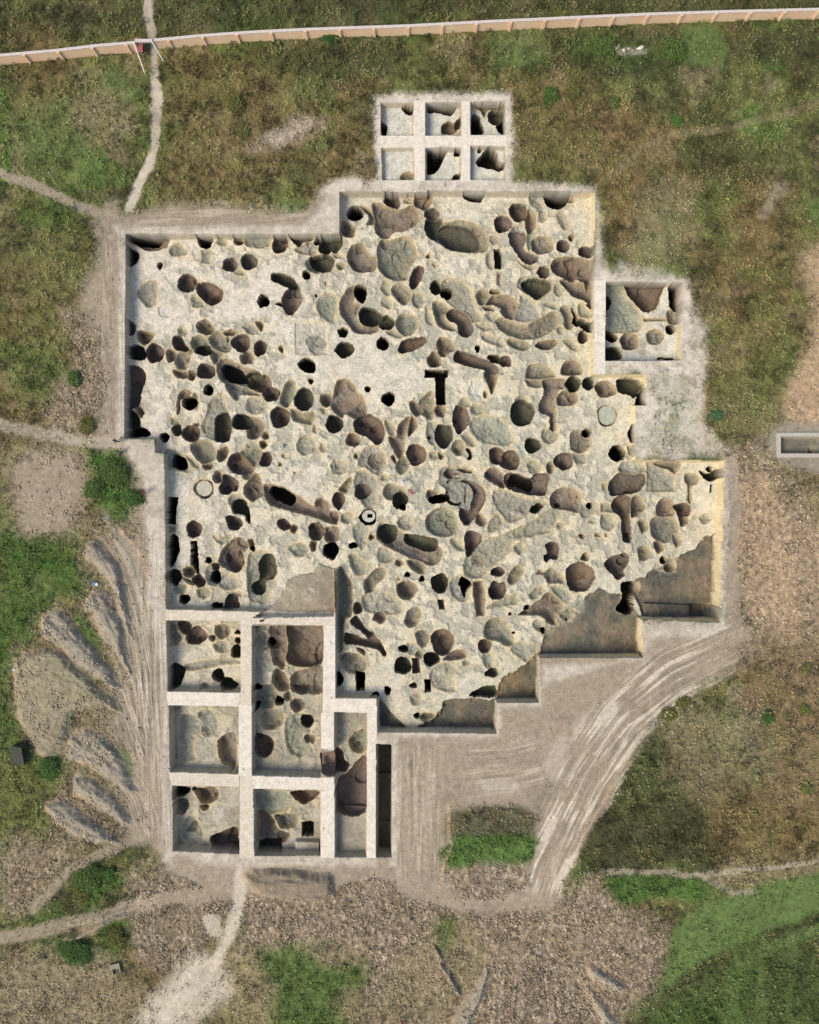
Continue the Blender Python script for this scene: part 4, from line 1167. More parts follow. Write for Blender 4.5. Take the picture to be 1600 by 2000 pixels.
def smooth_tone(sl, d, c, w=.25, a=1.0):
    k = (sm(-w, w, d)*a)[..., None]; return k
zb_pre = zb.copy()
for nm, dep, dr, pl in DITCHES:
    P_ = catmull(toW(pl, -2.7 if nm == 'east' else -2.0), 1); sl = win(P_, .6); jj = .5*(fbm(X[sl], Y[sl], .9, 199, 4)-.5)*2; d = sdist(wX[sl]+jj, wY[sl]-jj, P_)
    m = (d > 0) & inb[sl]
    g = (X[sl]*dr[0]+Y[sl]*dr[1]); g = (g-g[m].min())/(np.ptp(g[m])+1e-6)
    add = -dep*(.25+.75*g)*sm(0, .5, d)+.34*(fbm(X[sl], Y[sl], .9, 191, 4)-.5)*sm(0, .4, d)
    zb[sl] = np.where(m, zb[sl]+add, zb[sl])
    pw_ = (Z[sl] < -1.0) & (Z[sl] < zb_pre[sl]+.15)
    Z[sl] = np.where(m & pw_, Z[sl]+add, Z[sl])
    rid = region(name='ditch_fill', label=dict(east='large sloping grey-brown ditch cut in the south-east corner below the tall yellow wall',
        middle='grey-brown ditch cut bounded by the second step of the staircase edge', lower='small tawny ditch cut at the third step of the staircase edge',
        south='dark brown ditch cut along the lowest step of the dig, under a jagged pale edge')[nm], category='ditch', group='ditch cuts along the stepped south-east edge')
    owner[sl][m & pw_] = rid
    k = (sm(0, .12, d)*(m & pw_))[..., None]
    t = fbm(X[sl], Y[sl], .6, 193, 4)[..., None]; t = sm(.35, .65, t); tc = np.array((.110,.105,.082))*(1-t)+np.array((.180,.148,.105))*t
    if nm == 'lower': tc = tc*np.array((1.08,1.0,.88))
    tc = tc*(1+.45*(fbm(X[sl], Y[sl], 2.2, 195, 3)[..., None]-.5)+.10*sm(.7, .9, spk[sl])[..., None])
    col[sl] = col[sl]*(1-k)+tc*k
# the unexcavated platform by the south-west corner of the main dig
P_ = toW(PLATFORM, -1.2); sl = win(P_, .6); d = sdist(wX[sl], wY[sl], P_); m = d > 0
g = sm(-60, 0, PX[sl]-640)
lvl = -1.15-.25*(1-sm(0, 2.0, d)); p = sm(0, .18, d)
# step on its east side stays vertical: floor right of x=655 is 1 m lower
Z[sl] = np.where(m, Z[sl]*(1-p)+lvl*p, Z[sl]); zb[sl] = np.where(m, lvl, zb[sl])
rid = region(name='earth_platform', label='brown unexcavated earth platform in the corner above the long pale baulk', category='earth platform')
owner[sl][m] = rid
tc = np.array((.28,.235,.175))*(1+.5*(fbm(X[sl], Y[sl], 1.4, 197, 4)[..., None]-.5)); k = sm(0, .15, d)[..., None]
col[sl] = col[sl]*(1-k)+tc*k
# stepped block and dark box in the south-east ditch
for pl, dz in (([(1255,1176),(1350,1182),(1350,1210),(1255,1208)], .55), ([(1351,1180),(1392,1184),(1390,1209),(1351,1208)], -.8), ([(1155,1252),(1222,1248),(1224,1262),(1155,1264)], -.12)):
    P_ = toW(pl, -2.6); sl = win(P_, .4); d = sdist(X[sl], Y[sl], P_); p = np.clip(d/.12, 0, 1); m = inb[sl]
    Z[sl] += np.where(m, dz*p, 0); zb[sl] += np.where(m, dz*p, 0)
# raised corner block in the bottom grid square
P_ = toW([(576,1640),(625,1642),(625,1670),(576,1667)], -1.6); sl = win(P_, .4); d = sdist(X[sl], Y[sl], P_); p = np.clip(d/.12, 0, 1)
Z[sl] += np.where(inb[sl], .7*p, 0); zb[sl] += np.where(inb[sl], .7*p, 0)
for pl, lab in BALKS:
    P_ = toW(pl); sl = win(P_, .2); d = sdist(X[sl], Y[sl], P_); m = (d > 0) & ~inb[sl]
    rid = region(name='earth_baulk', label=lab, category='earth baulk', group='earth baulks left standing between the dug squares')
    owner[sl][m] = rid
    n = (1+.22*(fbm(X[sl], Y[sl], 2.0, 201, 3)-.5))[..., None]
    tgt = np.array((.640,.580,.490)) if 'south-west' not in lab else np.array((.570,.505,.405))
    col[sl] = np.where(m[..., None], tgt*n*(1-.12*sm(.7, .9, spk[sl])[..., None]), col[sl])
    veg[sl][m] = 0
# --- the pits
TYPE = dict(  # depth, rim width, flat share, soil colour (near-black K also paints the shade of its depth), speckle
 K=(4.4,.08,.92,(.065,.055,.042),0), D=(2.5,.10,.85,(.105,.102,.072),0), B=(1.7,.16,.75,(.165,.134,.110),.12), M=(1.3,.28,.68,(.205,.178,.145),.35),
 G=(1.0,.32,.62,(.215,.210,.165),.7), L=(.52,.32,.55,(.295,.288,.225),1.0), W=(.20,.18,.6,(.470,.455,.385),.8))
pits = []
for (x0, y0, sc), txt in PLAN:
    for line in txt.strip().splitlines():
        t = line.split()
        if not t: continue
        v = [float(q) for q in t[2:]]
        if t[0] == 'E':
            cx, cy, rx, ry = v[:4]; an = math.radians(v[4]) if len(v) > 4 else 0
            n = 20; pp = []
            for i in range(n):
                a = 2*math.pi*i/n; q = 1+.05*math.sin(3*a+cx)+.03*math.sin(5*a+cy)
                ex, ey = rx*q*math.cos(a), ry*q*math.sin(a)
                pp.append((cx+ex*math.cos(an)-ey*math.sin(an), cy+ex*math.sin(an)+ey*math.cos(an)))
        else: pp = [(v[i], v[i+1]) for i in range(0, len(v)-1, 2)]
        pits.append([t[0], t[1], [(x0+a*sc, y0+b*sc) for a, b in pp]])
dens = np.zeros((210, 170)); gyy, gxx = np.mgrid[0:210, 0:170]
for _, ty_, pp_ in pits:
    c_ = np.mean(pp_, 0); rr_ = max(np.ptp([a for a, b in pp_]), np.ptp([b for a, b in pp_]))*.5+8
    if ty_ in 'MGLB': dens += np.exp(-(((gxx*10-c_[0])**2+(gyy*10-c_[1])**2)/(2*(rr_*1.0)**2)))*.7
di = np.clip(PX/10, 0, 168.9); dj = np.clip(PY/10, 0, 208.9); i0_ = di.astype(int); j0_ = dj.astype(int); fx_ = di-i0_; fy_ = dj-j0_
DEN = (dens[j0_, i0_]*(1-fx_)+dens[j0_, i0_+1]*fx_)*(1-fy_)+(dens[j0_+1, i0_]*(1-fx_)+dens[j0_+1, i0_+1]*fx_)*fy_
er = sm(.6, 1.35, DEN+.9*(fbm(X, Y, 1.0, 401, 3)-.5))*(zb < -.6)*inb*(np.abs(Z-zb) < .02)
lump = fbm(X, Y, 1.1, 403, 3); dz_ = er*.16*(sm(.36, .66, lump)+.25*(fbm(X, Y, 3.2, 407, 2)-.5))
zb = zb-dz_; Z = Z-dz_
k_ = (er*sm(.38, .60, lump)*.85)[..., None]; col = col*(1-k_)+np.array((.345,.325,.250))*(1+.3*(fbm(X, Y, 2.2, 405, 3)-.5))[..., None]*k_
k_ = (er*sm(.50, .36, lump)*.45)[..., None] if False else (er*(1-sm(.34, .46, lump))*.45)[..., None]; col = col*(1-k_)+np.array((.580,.500,.340))*k_
order = sorted(range(len(pits)), key=lambda i: 'WLGMBDK'.index(pits[i][1]))
zb0 = zb.copy()
for i in order:
    sh, ty, pp = pits[i]
    dep, rw, flat, colr, spkl = TYPE[ty]
    c = np.mean(pp, 0); ic = np.searchsorted(xs, wx(c[0], -1.8)); jc = np.searchsorted(ys, wy(c[1], -1.8))
    zl = float(zb0[min(jc, NY-1), min(ic, NX-1)]); zl = min(max(zl, -3.2), -.0)
    P_ = toW(pp, zl)
    if sh != 'Q': P_ = catmull(P_, 4 if sh == 'P' else 2)
    r = random.Random(i*7+3)
    sl = win(P_, .4); d = sdist(wX[sl]+(0 if sh != 'Q' else 1)*(X-wX)[sl]*.8, wY[sl]+(0 if sh != 'Q' else 1)*(Y-wY)[sl]*.8, P_)
    if ty in 'KDBM': d = d+.045*(vn(X[sl], Y[sl], 2.6, i+500)-.5)*2
    R = max(float(d.max()), .12)
    dep = dep*r.uniform(.85, 1.15)*(min(1, R/.75)**(.45 if ty in 'MGLW' else .25))
    if ty in 'KD' and R < .35: dep = min(dep, R*5)
    ax, ay = r.uniform(-1, 1), r.uniform(-1, 1)
    q = np.clip(d/rw, 0, 1); bowl = sm(0, R*.95, d)
    prof = q*(flat+(1-flat)*bowl)
    cx, cy = P_.mean(0)
    tilt = .10*dep*(ax*(X[sl]-cx)+ay*(Y[sl]-cy))/max(R*2, .4)
    rough = (.035+.05*spkl)*(fbm(X[sl], Y[sl], 2.4, 211, 3)-.5)*2*q
    inner = 0*d; shade_ = 0*d
    if R > .85 and ty in 'BMGL' and sh != 'Q':
        for k in range(2+int(R*2.2)):
            bx0, bx1 = P_[:, 0].min(), P_[:, 0].max(); by0, by1 = P_[:, 1].min(), P_[:, 1].max()
            ccx, ccy, cr_ = r.uniform(bx0, bx1), r.uniform(by0, by1), R*r.uniform(.35, .75)
            dc = cr_-np.hypot(X[sl]-ccx+.1*(fbm(X[sl], Y[sl], 1.4, 700+k, 2)-.5), (Y[sl]-ccy)*r.uniform(.8, 1.25))
            inner = np.maximum(inner, sm(0, .35, dc)*r.uniform(.4, 1)); shade_ += r.uniform(-1, 1)*sm(0, .15, dc)
    prof = prof+.30*inner*q*sm(0, .3, d)
    znew = zb0[sl]-dep*prof-np.minimum(np.abs(tilt), .25*dep)*np.sign(-tilt)*q*.0+tilt*q+rough
    m = (d > 0) & (znew < Z[sl]-.01) & (inb[sl] | (d > .0) & ('K' == 'X'))
    if i < 0: continue
    # the pit that breaks through a baulk is allowed outside the basins
    through = (626 < c[0] < 690 and 1455 < c[1] < 1520)
    if through: m = (d > 0) & (znew < Z[sl]-.01)
    if m.sum() < 5: continue
    rid = region(name='pit', ptype=ty, poly=np.array(pp), R=R, sh=sh)
    n2 = fbm(X[sl], Y[sl], 1.7, 223+i, 4)[..., None]; n1 = fbm(X[sl], Y[sl], .6, 221, 3)[..., None]
    cc = np.array(colr)*r.uniform(.88, 1.12)*np.array((1+r.uniform(-.05, .05), 1, 1+r.uniform(-.06, .06)))
    if ty in 'MGB':
        warm = sm(.40, .62, n1)*.5; cc = cc*(1-warm)+cc*np.array((1.16, 1.0, .84))*warm
    f = cc*(1+.30*(n2-.5))*(1+.13*np.clip(shade_, -1.5, 1.5))[..., None]
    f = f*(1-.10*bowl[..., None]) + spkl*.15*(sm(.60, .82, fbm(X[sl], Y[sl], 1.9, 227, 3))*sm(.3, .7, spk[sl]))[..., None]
    wl = (1-sm(.75, 1.2, d/rw))[..., None]
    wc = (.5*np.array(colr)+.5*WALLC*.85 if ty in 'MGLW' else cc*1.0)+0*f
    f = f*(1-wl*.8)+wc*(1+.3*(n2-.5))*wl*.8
    Z[sl] = np.where(m, znew, Z[sl]); owner[sl] = np.where(m, rid, owner[sl])
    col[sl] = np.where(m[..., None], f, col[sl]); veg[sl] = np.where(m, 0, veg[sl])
    # lip of yellow soil outside the rim, also painting its sunlit line
    lip = ((d <= 0)*np.exp(np.minimum(d, 0)/.16))*(.75 if ty in 'BMGL' else .4)*sm(.38, .58, fbm(X[sl], Y[sl], 1.5, 231, 3))*(Z[sl] < -.6)*(zb0[sl]-Z[sl] < .1)
    col[sl] = col[sl]*(1-lip[..., None])+np.array((.60,.47,.27))*lip[..., None]
col = np.clip(col, .015, .85)

# ------------------------------------------------------------ earth material (ground colour, with painted-in sunlit edges and pit shade, + grain)
def earth_mat(name, grain=1.0, bump=.5):
    m = bpy.data.materials.new(name); m.use_nodes = True; t = m.node_tree; t.nodes.clear()
    out = t.nodes.new('ShaderNodeOutputMaterial'); b = t.nodes.new('ShaderNodeBsdfPrincipled')
    b.inputs['Roughness'].default_value = .95; b.inputs['Specular IOR Level'].default_value = .15
    at = t.nodes.new('ShaderNodeAttribute'); at.attribute_name = 'soil'
    tc = t.nodes.new('ShaderNodeTexCoord')
    n1 = t.nodes.new('ShaderNodeTexNoise'); n1.inputs['Scale'].default_value = 7.0; n1.inputs['Detail'].default_value = 5; n1.inputs['Roughness'].default_value = .72
    n2 = t.nodes.new('ShaderNodeTexNoise'); n2.inputs['Scale'].default_value = 1.4; n2.inputs['Detail'].default_value = 4
    t.links.new(tc.outputs['Object'], n1.inputs['Vector']); t.links.new(tc.outputs['Object'], n2.inputs['Vector'])
    def rng_(n, a, b_, lo, hi):
        r = t.nodes.new('ShaderNodeMapRange'); r.inputs['From Min'].default_value = a; r.inputs['From Max'].default_value = b_
        r.inputs['To Min'].default_value = lo; r.inputs['To Max'].default_value = hi; t.links.new(n.outputs['Fac'], r.inputs['Value']); return r
    r1 = rng_(n1, .25, .75, 1-.55*grain, 1+.50*grain); r2 = rng_(n2, .3, .7, .90, 1.10)
    mu = t.nodes.new('ShaderNodeMath'); mu.operation = 'MULTIPLY'; t.links.new(r1.outputs[0], mu.inputs[0]); t.links.new(r2.outputs[0], mu.inputs[1])
    sc_ = t.nodes.new('ShaderNodeVectorMath'); sc_.operation = 'SCALE'
    t.links.new(at.outputs['Color'], sc_.inputs[0]); t.links.new(mu.outputs[0], sc_.inputs['Scale'])
    t.links.new(sc_.outputs[0], b.inputs['Base Color'])
    bp = t.nodes.new('ShaderNodeBump'); bp.inputs['Strength'].default_value = bump; bp.inputs['Distance'].default_value = .03
    t.links.new(n1.outputs['Fac'], bp.inputs['Height']); t.links.new(bp.outputs[0], b.inputs['Normal'])
    t.links.new(b.outputs[0], out.inputs[0]); return m
EARTH = earth_mat('weathered_earth')

# ------------------------------------------------------------ cut the grid into its things
VI = np.arange(NX*NY).reshape(NY, NX)
q = np.stack([VI[:-1, :-1], VI[:-1, 1:], VI[1:, 1:], VI[1:, :-1]], -1).reshape(-1, 4)
zf = Z.ravel(); of = owner.ravel()
qz = zf[q]; fo = of[q[np.arange(len(q)), qz.argmin(1)]]
VX = X.ravel(); VY = Y.ravel(); VC = col.reshape(-1, 3)
def grid_mesh(name, faces):
    u, inv = np.unique(faces, return_inverse=True); inv = inv.reshape(-1, 4)
    me = bpy.data.meshes.new(name); n = len(u); f = len(faces)
    me.vertices.add(n); co = np.stack([VX[u], VY[u], zf[u]], 1).astype(np.float32); me.vertices.foreach_set('co', co.ravel())
    me.loops.add(f*4); me.loops.foreach_set('vertex_index', inv.ravel().astype(np.int32))
    me.polygons.add(f); me.polygons.foreach_set('loop_start', np.arange(0, f*4, 4, dtype=np.int32))
    me.polygons.foreach_set('use_smooth', np.zeros(f, bool))
    at = me.attributes.new('soil', 'FLOAT_COLOR', 'POINT')
    c4 = np.ones((n, 4), np.float32); c4[:, :3] = VC[u]; at.data.foreach_set('color', c4.ravel())
    me.update(calc_edges=True); me.materials.append(EARTH); return me
srt = np.argsort(fo, kind='stable'); fs = fo[srt]; bounds = np.searchsorted(fs, np.arange(len(REG)+1))
faces_of = {r: srt[bounds[r]:bounds[r+1]] for r in range(len(REG))}

# labels of the pits: what they look like, and where they lie from something one can find
MARKS = [((853,750),'the T-shaped black trench'),((720,1010),'the well with the square mouth'),((889,460),'the big green-brown oval trench'),((780,505),'the big grey lobed hollow'),
 ((885,970),'the huge round terraced hollow'),((1019,805),'the large black round pit'),((960,840),'the broad pale green hollow'),((990,600),'the bowl with a curved grey gully'),
 ((720,800),'the long brown chain of pits'),((590,985),'the long gully with a black head'),((990,1060),'the long pale oblique gully'),((1015,945),'the brown gully with a black middle'),
 ((710,1240),'the A-shaped brown cut'),((400,955),'the ringed grey disc'),((1186,811),'the thin-rimmed grey disc'),((288,573),'the single grey stain in the north-west'),
 ((408,570),'the twin brown pits in the north-west'),((1220,945),'the stepped brown pit by the square recess'),((1215,1165),'the black double pit in the south-east'),((800,1070),'the twin parallel brown slots'),
 ((1075,760),'the brown pit with a long southern arm'),((455,1090),'the brown pit in a pale bowl'),((515,1125),'the dark double pit by the platform'),((616,662),'the grey pit in a square recess'),
 ((380,1080),'the narrow black upright slot'),((300,480),'the black pit in the north-west corner'),((1245,755),'the dark green half pit by the eastern step'),((925,385),'the black pit under the north edge'),
 ((1085,395),'the black half-round pit under the north edge'),((600,1260),'the huge brown pit in the tall square'),((1300,930),'the square recess by the east edge'),((595,870),'the lone pale round hollow'),
 ((430,830),'the dark green oval pit in a pale bowl'),((345,905),'the black pit at the west wall'),((865,1250),'the round brown pit near the south edge'),((1130,1125),'the big brown pot-shaped pit')]
SQC = {}
for nm, dep, tone, pl in BASINS:
    if nm in SQLAB: SQC[nm] = np.array(pl, float)
SQNAME = dict(nw_upper='the north-west one of the six small squares', n_upper='the upper middle one of the six small squares', ne_upper='the north-east one of the six small squares',
 nw_lower='the whitish south-west one of the six small squares', n_lower='the lower middle one of the six small squares', ne_lower='the south-east one of the six small squares',
 east_annex='the eastern annex square', sw1='the cream south-west grid square', sw2='the tall double grid square', sw3='the flat grey grid square', sw4='the bottom western grid square',
 sw5='the grid square with the cut box', sw6='the narrow grey trench', sondage='the deep dark slot')
def inside(pt, pl):
    return sdist(np.array([float(pt[0])]), np.array([float(pt[1])]), pl)[0] > -6
def compass(dx, dy):
    a = math.degrees(math.atan2(dx, dy)) % 360
    return ['north','north-east','east','south-east','south','south-west','west','north-west'][int((a+22.5)//45) % 8]
TONE = dict(K='black', D='dark', B='brown', M='light brown', G='grey', L='pale grey', W='whitish')
ORD = ['', 'second nearest ', 'third nearest ', 'fourth nearest ', 'fifth nearest ', 'sixth nearest ', 'seventh nearest ', 'eighth nearest ', 'ninth nearest ', 'tenth nearest ']
live = [r for r in range(len(REG)) if REG[r]['name'] == 'pit' and len(faces_of[r]) >= 6]
groups = {}
for r in live:
    g = REG[r]; P_ = g['poly']
    fc = faces_of[r]; v = q[fc][:, 0]
    zc = float(zf[v].mean()); cx = float(VX[v].mean())*H/(H-zc)*S+800; cy = 1000-float(VY[v].mean())*H/(H-zc)*S
    g['c'] = (cx, cy)
    c0 = P_-P_.mean(0); s_ = np.linalg.svd(c0, compute_uv=False); asp = s_[0]/max(s_[1], 1e-6)
    hull = math.sqrt(len(fc))*FINE
    size = 'tiny' if hull < .9 else 'small' if hull < 1.5 else '' if hull < 2.5 else 'large' if hull < 4 else 'huge'
    ed = 'round' if asp < 1.35 and g['sh'] == 'E' else 'oval' if asp < 1.35 or g['sh'] == 'E' else 'lobed' if asp < 1.9 else 'long'
    if g['sh'] == 'Q': ed = 'straight-sided'
    g['noun'] = 'pit' if g['ptype'] in 'KDB' else 'hollow'
    pre = ' '.join(w for w in (size, TONE[g['ptype']], ed, g['noun']) if w)
    sq = [n for n, pl in SQC.items() if inside(g['c'], pl)]
    if sq:
        pl = SQC[sq[0]].mean(0); dx, dy = cx-pl[0], pl[1]-cy
        if math.hypot(dx, dy) < 9: key = (pre, 'in the middle of '+SQNAME[sq[0]])
        else: key = (pre, 'in the '+compass(dx, dy)+' part of '+SQNAME[sq[0]])
        dist = -cy*3-cx
    else:
        k = min((math.hypot(cx-m[0][0], cy-m[0][1]), i) for i, m in enumerate(MARKS) if math.hypot(cx-m[0][0], cy-m[0][1]) > 14)[1]
        own = min((math.hypot(cx-m[0][0], cy-m[0][1]), i) for i, m in enumerate(MARKS))
        mk = MARKS[k]; dx, dy = cx-mk[0][0], mk[0][1]-cy; dist = math.hypot(dx, dy)
        key = (pre, compass(dx, dy)+' of '+mk[1])
    groups.setdefault(key, []).append((dist, r))
for (pre, where), lst in groups.items():
    lst.sort()
    for i, (d_, r) in enumerate(lst):
        if where.startswith('in the'):
            lab = pre+' '+where if len(lst) == 1 else ('southernmost ', 'next to southernmost ', 'third from southernmost ', 'fourth from southernmost ', 'fifth from southernmost ')[min(i, 4)]+pre+' '+where
        else:
            lab = pre+' '+where if len(lst) == 1 else (('nearest ' if i == 0 else ORD[min(i, 9)])+pre+' '+where)
        while len(lab.replace('-', '-').split()) > 16:
            lab = lab.replace('excavation ', '').replace('one of the six small squares', 'small square') if 'one of the six' in lab else lab.replace('next to ', '', 1) if 'next to' in lab else ' '.join(lab.split()[:16])
        REG[r]['label'] = lab
merge = {}
for r in range(len(REG)):
    g = REG[r]; fc = faces_of[r]
    if g['name'] == 'pit' and len(fc) < 6: continue
    if len(fc) == 0: continue
    nm = g['name'] if g['name'] != 'pit' else ('pit' if g['noun'] == 'pit' else 'shallow_hollow')
    extra = []
    o = link(bpy.data.objects.new(nm, grid_mesh(nm, q[fc])))
    if g['name'] == 'pit':
        tag(o, g['label'], 'pit' if nm == 'pit' else 'hollow', 'pits dug into the excavation floor' if nm == 'pit' else 'shallow hollows scraped into the excavation floor')
    else: tag(o, g.get('label'), g.get('category'), g.get('group'), g.get('kind'))
# tiny slivers left over join the floor
left = [faces_of[r] for r in range(len(REG)) if REG[r]['name'] == 'pit' and 0 < len(faces_of[r]) < 6]
if left:
    o = link(bpy.data.objects.new('floor_scraps', grid_mesh('floor_scraps', q[np.concatenate(left)]))); o.name = 'excavation_floor'; tag(o, kind='structure')
def height(x, y):
    i = int(np.clip(np.searchsorted(xs, x), 1, NX-1)); j = int(np.clip(np.searchsorted(ys, y), 1, NY-1))
    fx = (x-xs[i-1])/(xs[i]-xs[i-1]); fy = (y-ys[j-1])/(ys[j]-ys[j-1])
    return float((Z[j-1, i-1]*(1-fx)+Z[j-1, i]*fx)*(1-fy)+(Z[j, i-1]*(1-fx)+Z[j, i]*fx)*fy)
def heights(x, y):
    i = np.clip(np.searchsorted(xs, x), 1, NX-1); j = np.clip(np.searchsorted(ys, y), 1, NY-1); return Z[j, i], veg[j, i], lushm[j, i], col[j, i], rubm[j, i], owner[j, i]

# ------------------------------------------------------------ simple materials
def mat(name, rgb, rough=.8, var=.12, scale=6.0, bump=.0):
    m = bpy.data.materials.new(name); m.use_nodes = True; t = m.node_tree; b = t.nodes['Principled BSDF']
    b.inputs['Roughness'].default_value = rough; b.inputs['Specular IOR Level'].default_value = .3
    tc = t.nodes.new('ShaderNodeTexCoord'); n = t.nodes.new('ShaderNodeTexNoise'); n.inputs['Scale'].default_value = scale; n.inputs['Detail'].default_value = 4
    t.links.new(tc.outputs['Object'], n.inputs['Vector'])
    r = t.nodes.new('ShaderNodeValToRGB'); r.color_ramp.elements[0].position = .3; r.color_ramp.elements[1].position = .7
    r.color_ramp.elements[0].color = (*[c*(1-var) for c in rgb], 1); r.color_ramp.elements[1].color = (*[min(c*(1+var), 1) for c in rgb], 1)
    t.links.new(n.outputs['Fac'], r.inputs[0]); t.links.new(r.outputs[0], b.inputs['Base Color'])
    if bump:
        bp = t.nodes.new('ShaderNodeBump'); bp.inputs['Strength'].default_value = bump; t.links.new(n.outputs['Fac'], bp.inputs['Height']); t.links.new(bp.outputs[0], b.inputs['Normal'])
    return m
def bm_obj(name, bm, m, parent=None, smooth=False):
    me = bpy.data.meshes.new(name); bm.to_mesh(me); bm.free()
    for mm in (m if isinstance(m, (list, tuple)) else [m]): me.materials.append(mm)
    if smooth: me.polygons.foreach_set('use_smooth', [True]*len(me.polygons))
    return link(bpy.data.objects.new(name, me), parent)
def box(bm, x0, x1, y0, y1, z0, z1):
    v = [bm.verts.new(p) for p in ((x0,y0,z0),(x1,y0,z0),(x1,y1,z0),(x0,y1,z0),(x0,y0,z1),(x1,y0,z1),(x1,y1,z1),(x0,y1,z1))]
    for f in ((0,3,2,1),(4,5,6,7),(0,1,5,4),(1,2,6,5),(2,3,7,6),(3,0,4,7)): bm.faces.new([v[i] for i in f])
def tube(bm, pts, r, n=8):
    from mathutils import Vector
    rings = []
    for i, p in enumerate(pts):
        p = Vector(p); a = Vector(pts[max(i-1, 0)]); b = Vector(pts[min(i+1, len(pts)-1)]); t = (b-a).normalized()
        u = t.orthogonal().normalized(); w = t.cross(u); rr = r[i] if isinstance(r, (list, tuple)) else r
        rings.append([bm.verts.new(p+u*math.cos(2*math.pi*k/n)*rr+w*math.sin(2*math.pi*k/n)*rr) for k in range(n)])
    for A, B in zip(rings, rings[1:]):
        for k in range(n): bm.faces.new((A[k], A[(k+1) % n], B[(k+1) % n], B[k]))
    bm.faces.new(rings[0][::-1]); bm.faces.new(rings[-1])

# ------------------------------------------------------------ boundary wall with its piers, in two stretches beside the gateway
def brick_mat():
    m = bpy.data.materials.new('weathered_brick'); m.use_nodes = True; t = m.node_tree; b = t.nodes['Principled BSDF']; b.inputs['Roughness'].default_value = .9
    tc = t.nodes.new('ShaderNodeTexCoord'); mp = t.nodes.new('ShaderNodeMapping'); mp.inputs['Rotation'].default_value = (math.radians(90), 0, 0)
    br = t.nodes.new('ShaderNodeTexBrick'); br.inputs['Scale'].default_value = 1.0; br.inputs['Brick Width'].default_value = .25; br.inputs['Row Height'].default_value = .075; br.inputs['Mortar Size'].default_value = .008
    br.inputs['Color1'].default_value = (.72,.40,.22,1); br.inputs['Color2'].default_value = (.80,.50,.29,1); br.inputs['Mortar'].default_value = (.66,.55,.42,1)
    n = t.nodes.new('ShaderNodeTexNoise'); n.inputs['Scale'].default_value = .9; n.inputs['Detail'].default_value = 5
    mx = t.nodes.new('ShaderNodeMix'); mx.data_type = 'RGBA'; mx.inputs['B'].default_value = (.72,.60,.40,1)
    r = t.nodes.new('ShaderNodeMapRange'); r.inputs['From Min'].default_value = .35; r.inputs['From Max'].default_value = .7; r.inputs['To Max'].default_value = .7
    t.links.new(tc.outputs['Object'], mp.inputs[0]); t.links.new(mp.outputs[0], br.inputs[0]); t.links.new(tc.outputs['Object'], n.inputs[0])
    t.links.new(n.outputs['Fac'], r.inputs[0]); t.links.new(r.outputs[0], mx.inputs['Factor']); t.links.new(br.outputs[0], mx.inputs['A']); t.links.new(mx.outputs['Result'], b.inputs['Base Color'])
    return m
BRICK = brick_mat(); COPE = mat('pale_coping_stone', (.52,.46,.43), .9, .2, 5)
WH = 1.9
def boundary(pts, label, skip=0):
    root = link(bpy.data.objects.new('boundary_wall', None)); root.location = (wx(pts[0][0]), wy(pts[0][1]), 0)
    tag(root, label, 'wall', 'two stretches of the northern boundary wall')
    W = [(wx(a)-root.location.x, wy(b)-root.location.y) for a, b in pts]
    body = bmesh.new(); cope = bmesh.new()
    def prism(bm, A, B, o0, o1, z0, z1, za=0, zb_=0):
        dx, dy = B[0]-A[0], B[1]-A[1]; L = math.hypot(dx, dy); nx, ny = -dy/L, dx/L
        v = []
        for z in (z0, z1):
            for (p, o) in ((A, o0), (B, o0), (B, o1), (A, o1)): v.append(bm.verts.new((p[0]+nx*o, p[1]+ny*o, z)))
        for f in ((0,3,2,1),(4,5,6,7),(0,1,5,4),(1,2,6,5),(2,3,7,6),(3,0,4,7)): bm.faces.new([v[i] for i in f])
    for A, B in zip(W, W[1:]):
        prism(body, A, B, 0, .24, -.4, WH); prism(cope, A, B, -.05, .29, WH+.002, WH+.09)
    o1 = bm_obj('brick_face', body, BRICK, root); bm_obj('coping', cope, COPE, root)
    arc = 0; step = 4.25; t = skip
    for A, B in zip(W, W[1:]):
        dx, dy = B[0]-A[0], B[1]-A[1]; L = math.hypot(dx, dy); ux, uy = dx/L, dy/L
        while t < arc+L:
            s_ = t-arc; a = (A[0]+ux*(s_-.16), A[1]+uy*(s_-.16)); b = (A[0]+ux*(s_+.16), A[1]+uy*(s_+.16))
            pb = bmesh.new(); prism(pb, a, b, -.17, -.002, -.4, WH+.02); bm_obj('pier', pb, BRICK, root); t += step
        arc += L
    return root
boundary([(-300,150),(0,127),(125,116),(200,107),(273,101)], 'short stretch of brick boundary wall west of the gateway', 2.0)
boundary([(306,97),(400,88),(500,81),(600,76),(800,69),(950,61),(1100,54),(1250,47),(1400,42),(1600,37),(1900,28)], 'long salmon brick boundary wall running east from the gateway', 2.0)
# gateway between the two stretches
WHITE = mat('white_paint', (.78,.76,.72), .6, .06, 3); MAROON = mat('maroon_cloth', (.26,.07,.08), .7, .15, 4); GREYM = mat('grey_metal', (.42,.44,.45), .5, .1, 5)
root = link(bpy.data.objects.new('gateway', None)); gx, gy = wx(290), wy(99); root.location = (gx, gy, 0)
tag(root, 'gateway in the brick wall with pale lintel, white slanting poles and a maroon leaf', 'gate')
b = bmesh.new(); box(b, -1.05, 1.1, -.05, .30, 1.95, 2.2); bm_obj('lintel', b, COPE, root)
for sx, ex, ey in ((-1.15, -.35, -3.1), (1.15, 1.95, -1.4)):
    b = bmesh.new(); tube(b, [(sx, -.1, 2.4), (ex, ey, 0)], .06); bm_obj('pole', b, WHITE, root)
b = bmesh.new(); box(b, -.98, -.2, -1.0, -.93, .05, 1.8); lf = bm_obj('gate_leaf', b, MAROON, root); lf.rotation_euler = (math.radians(-35), 0, math.radians(-25))
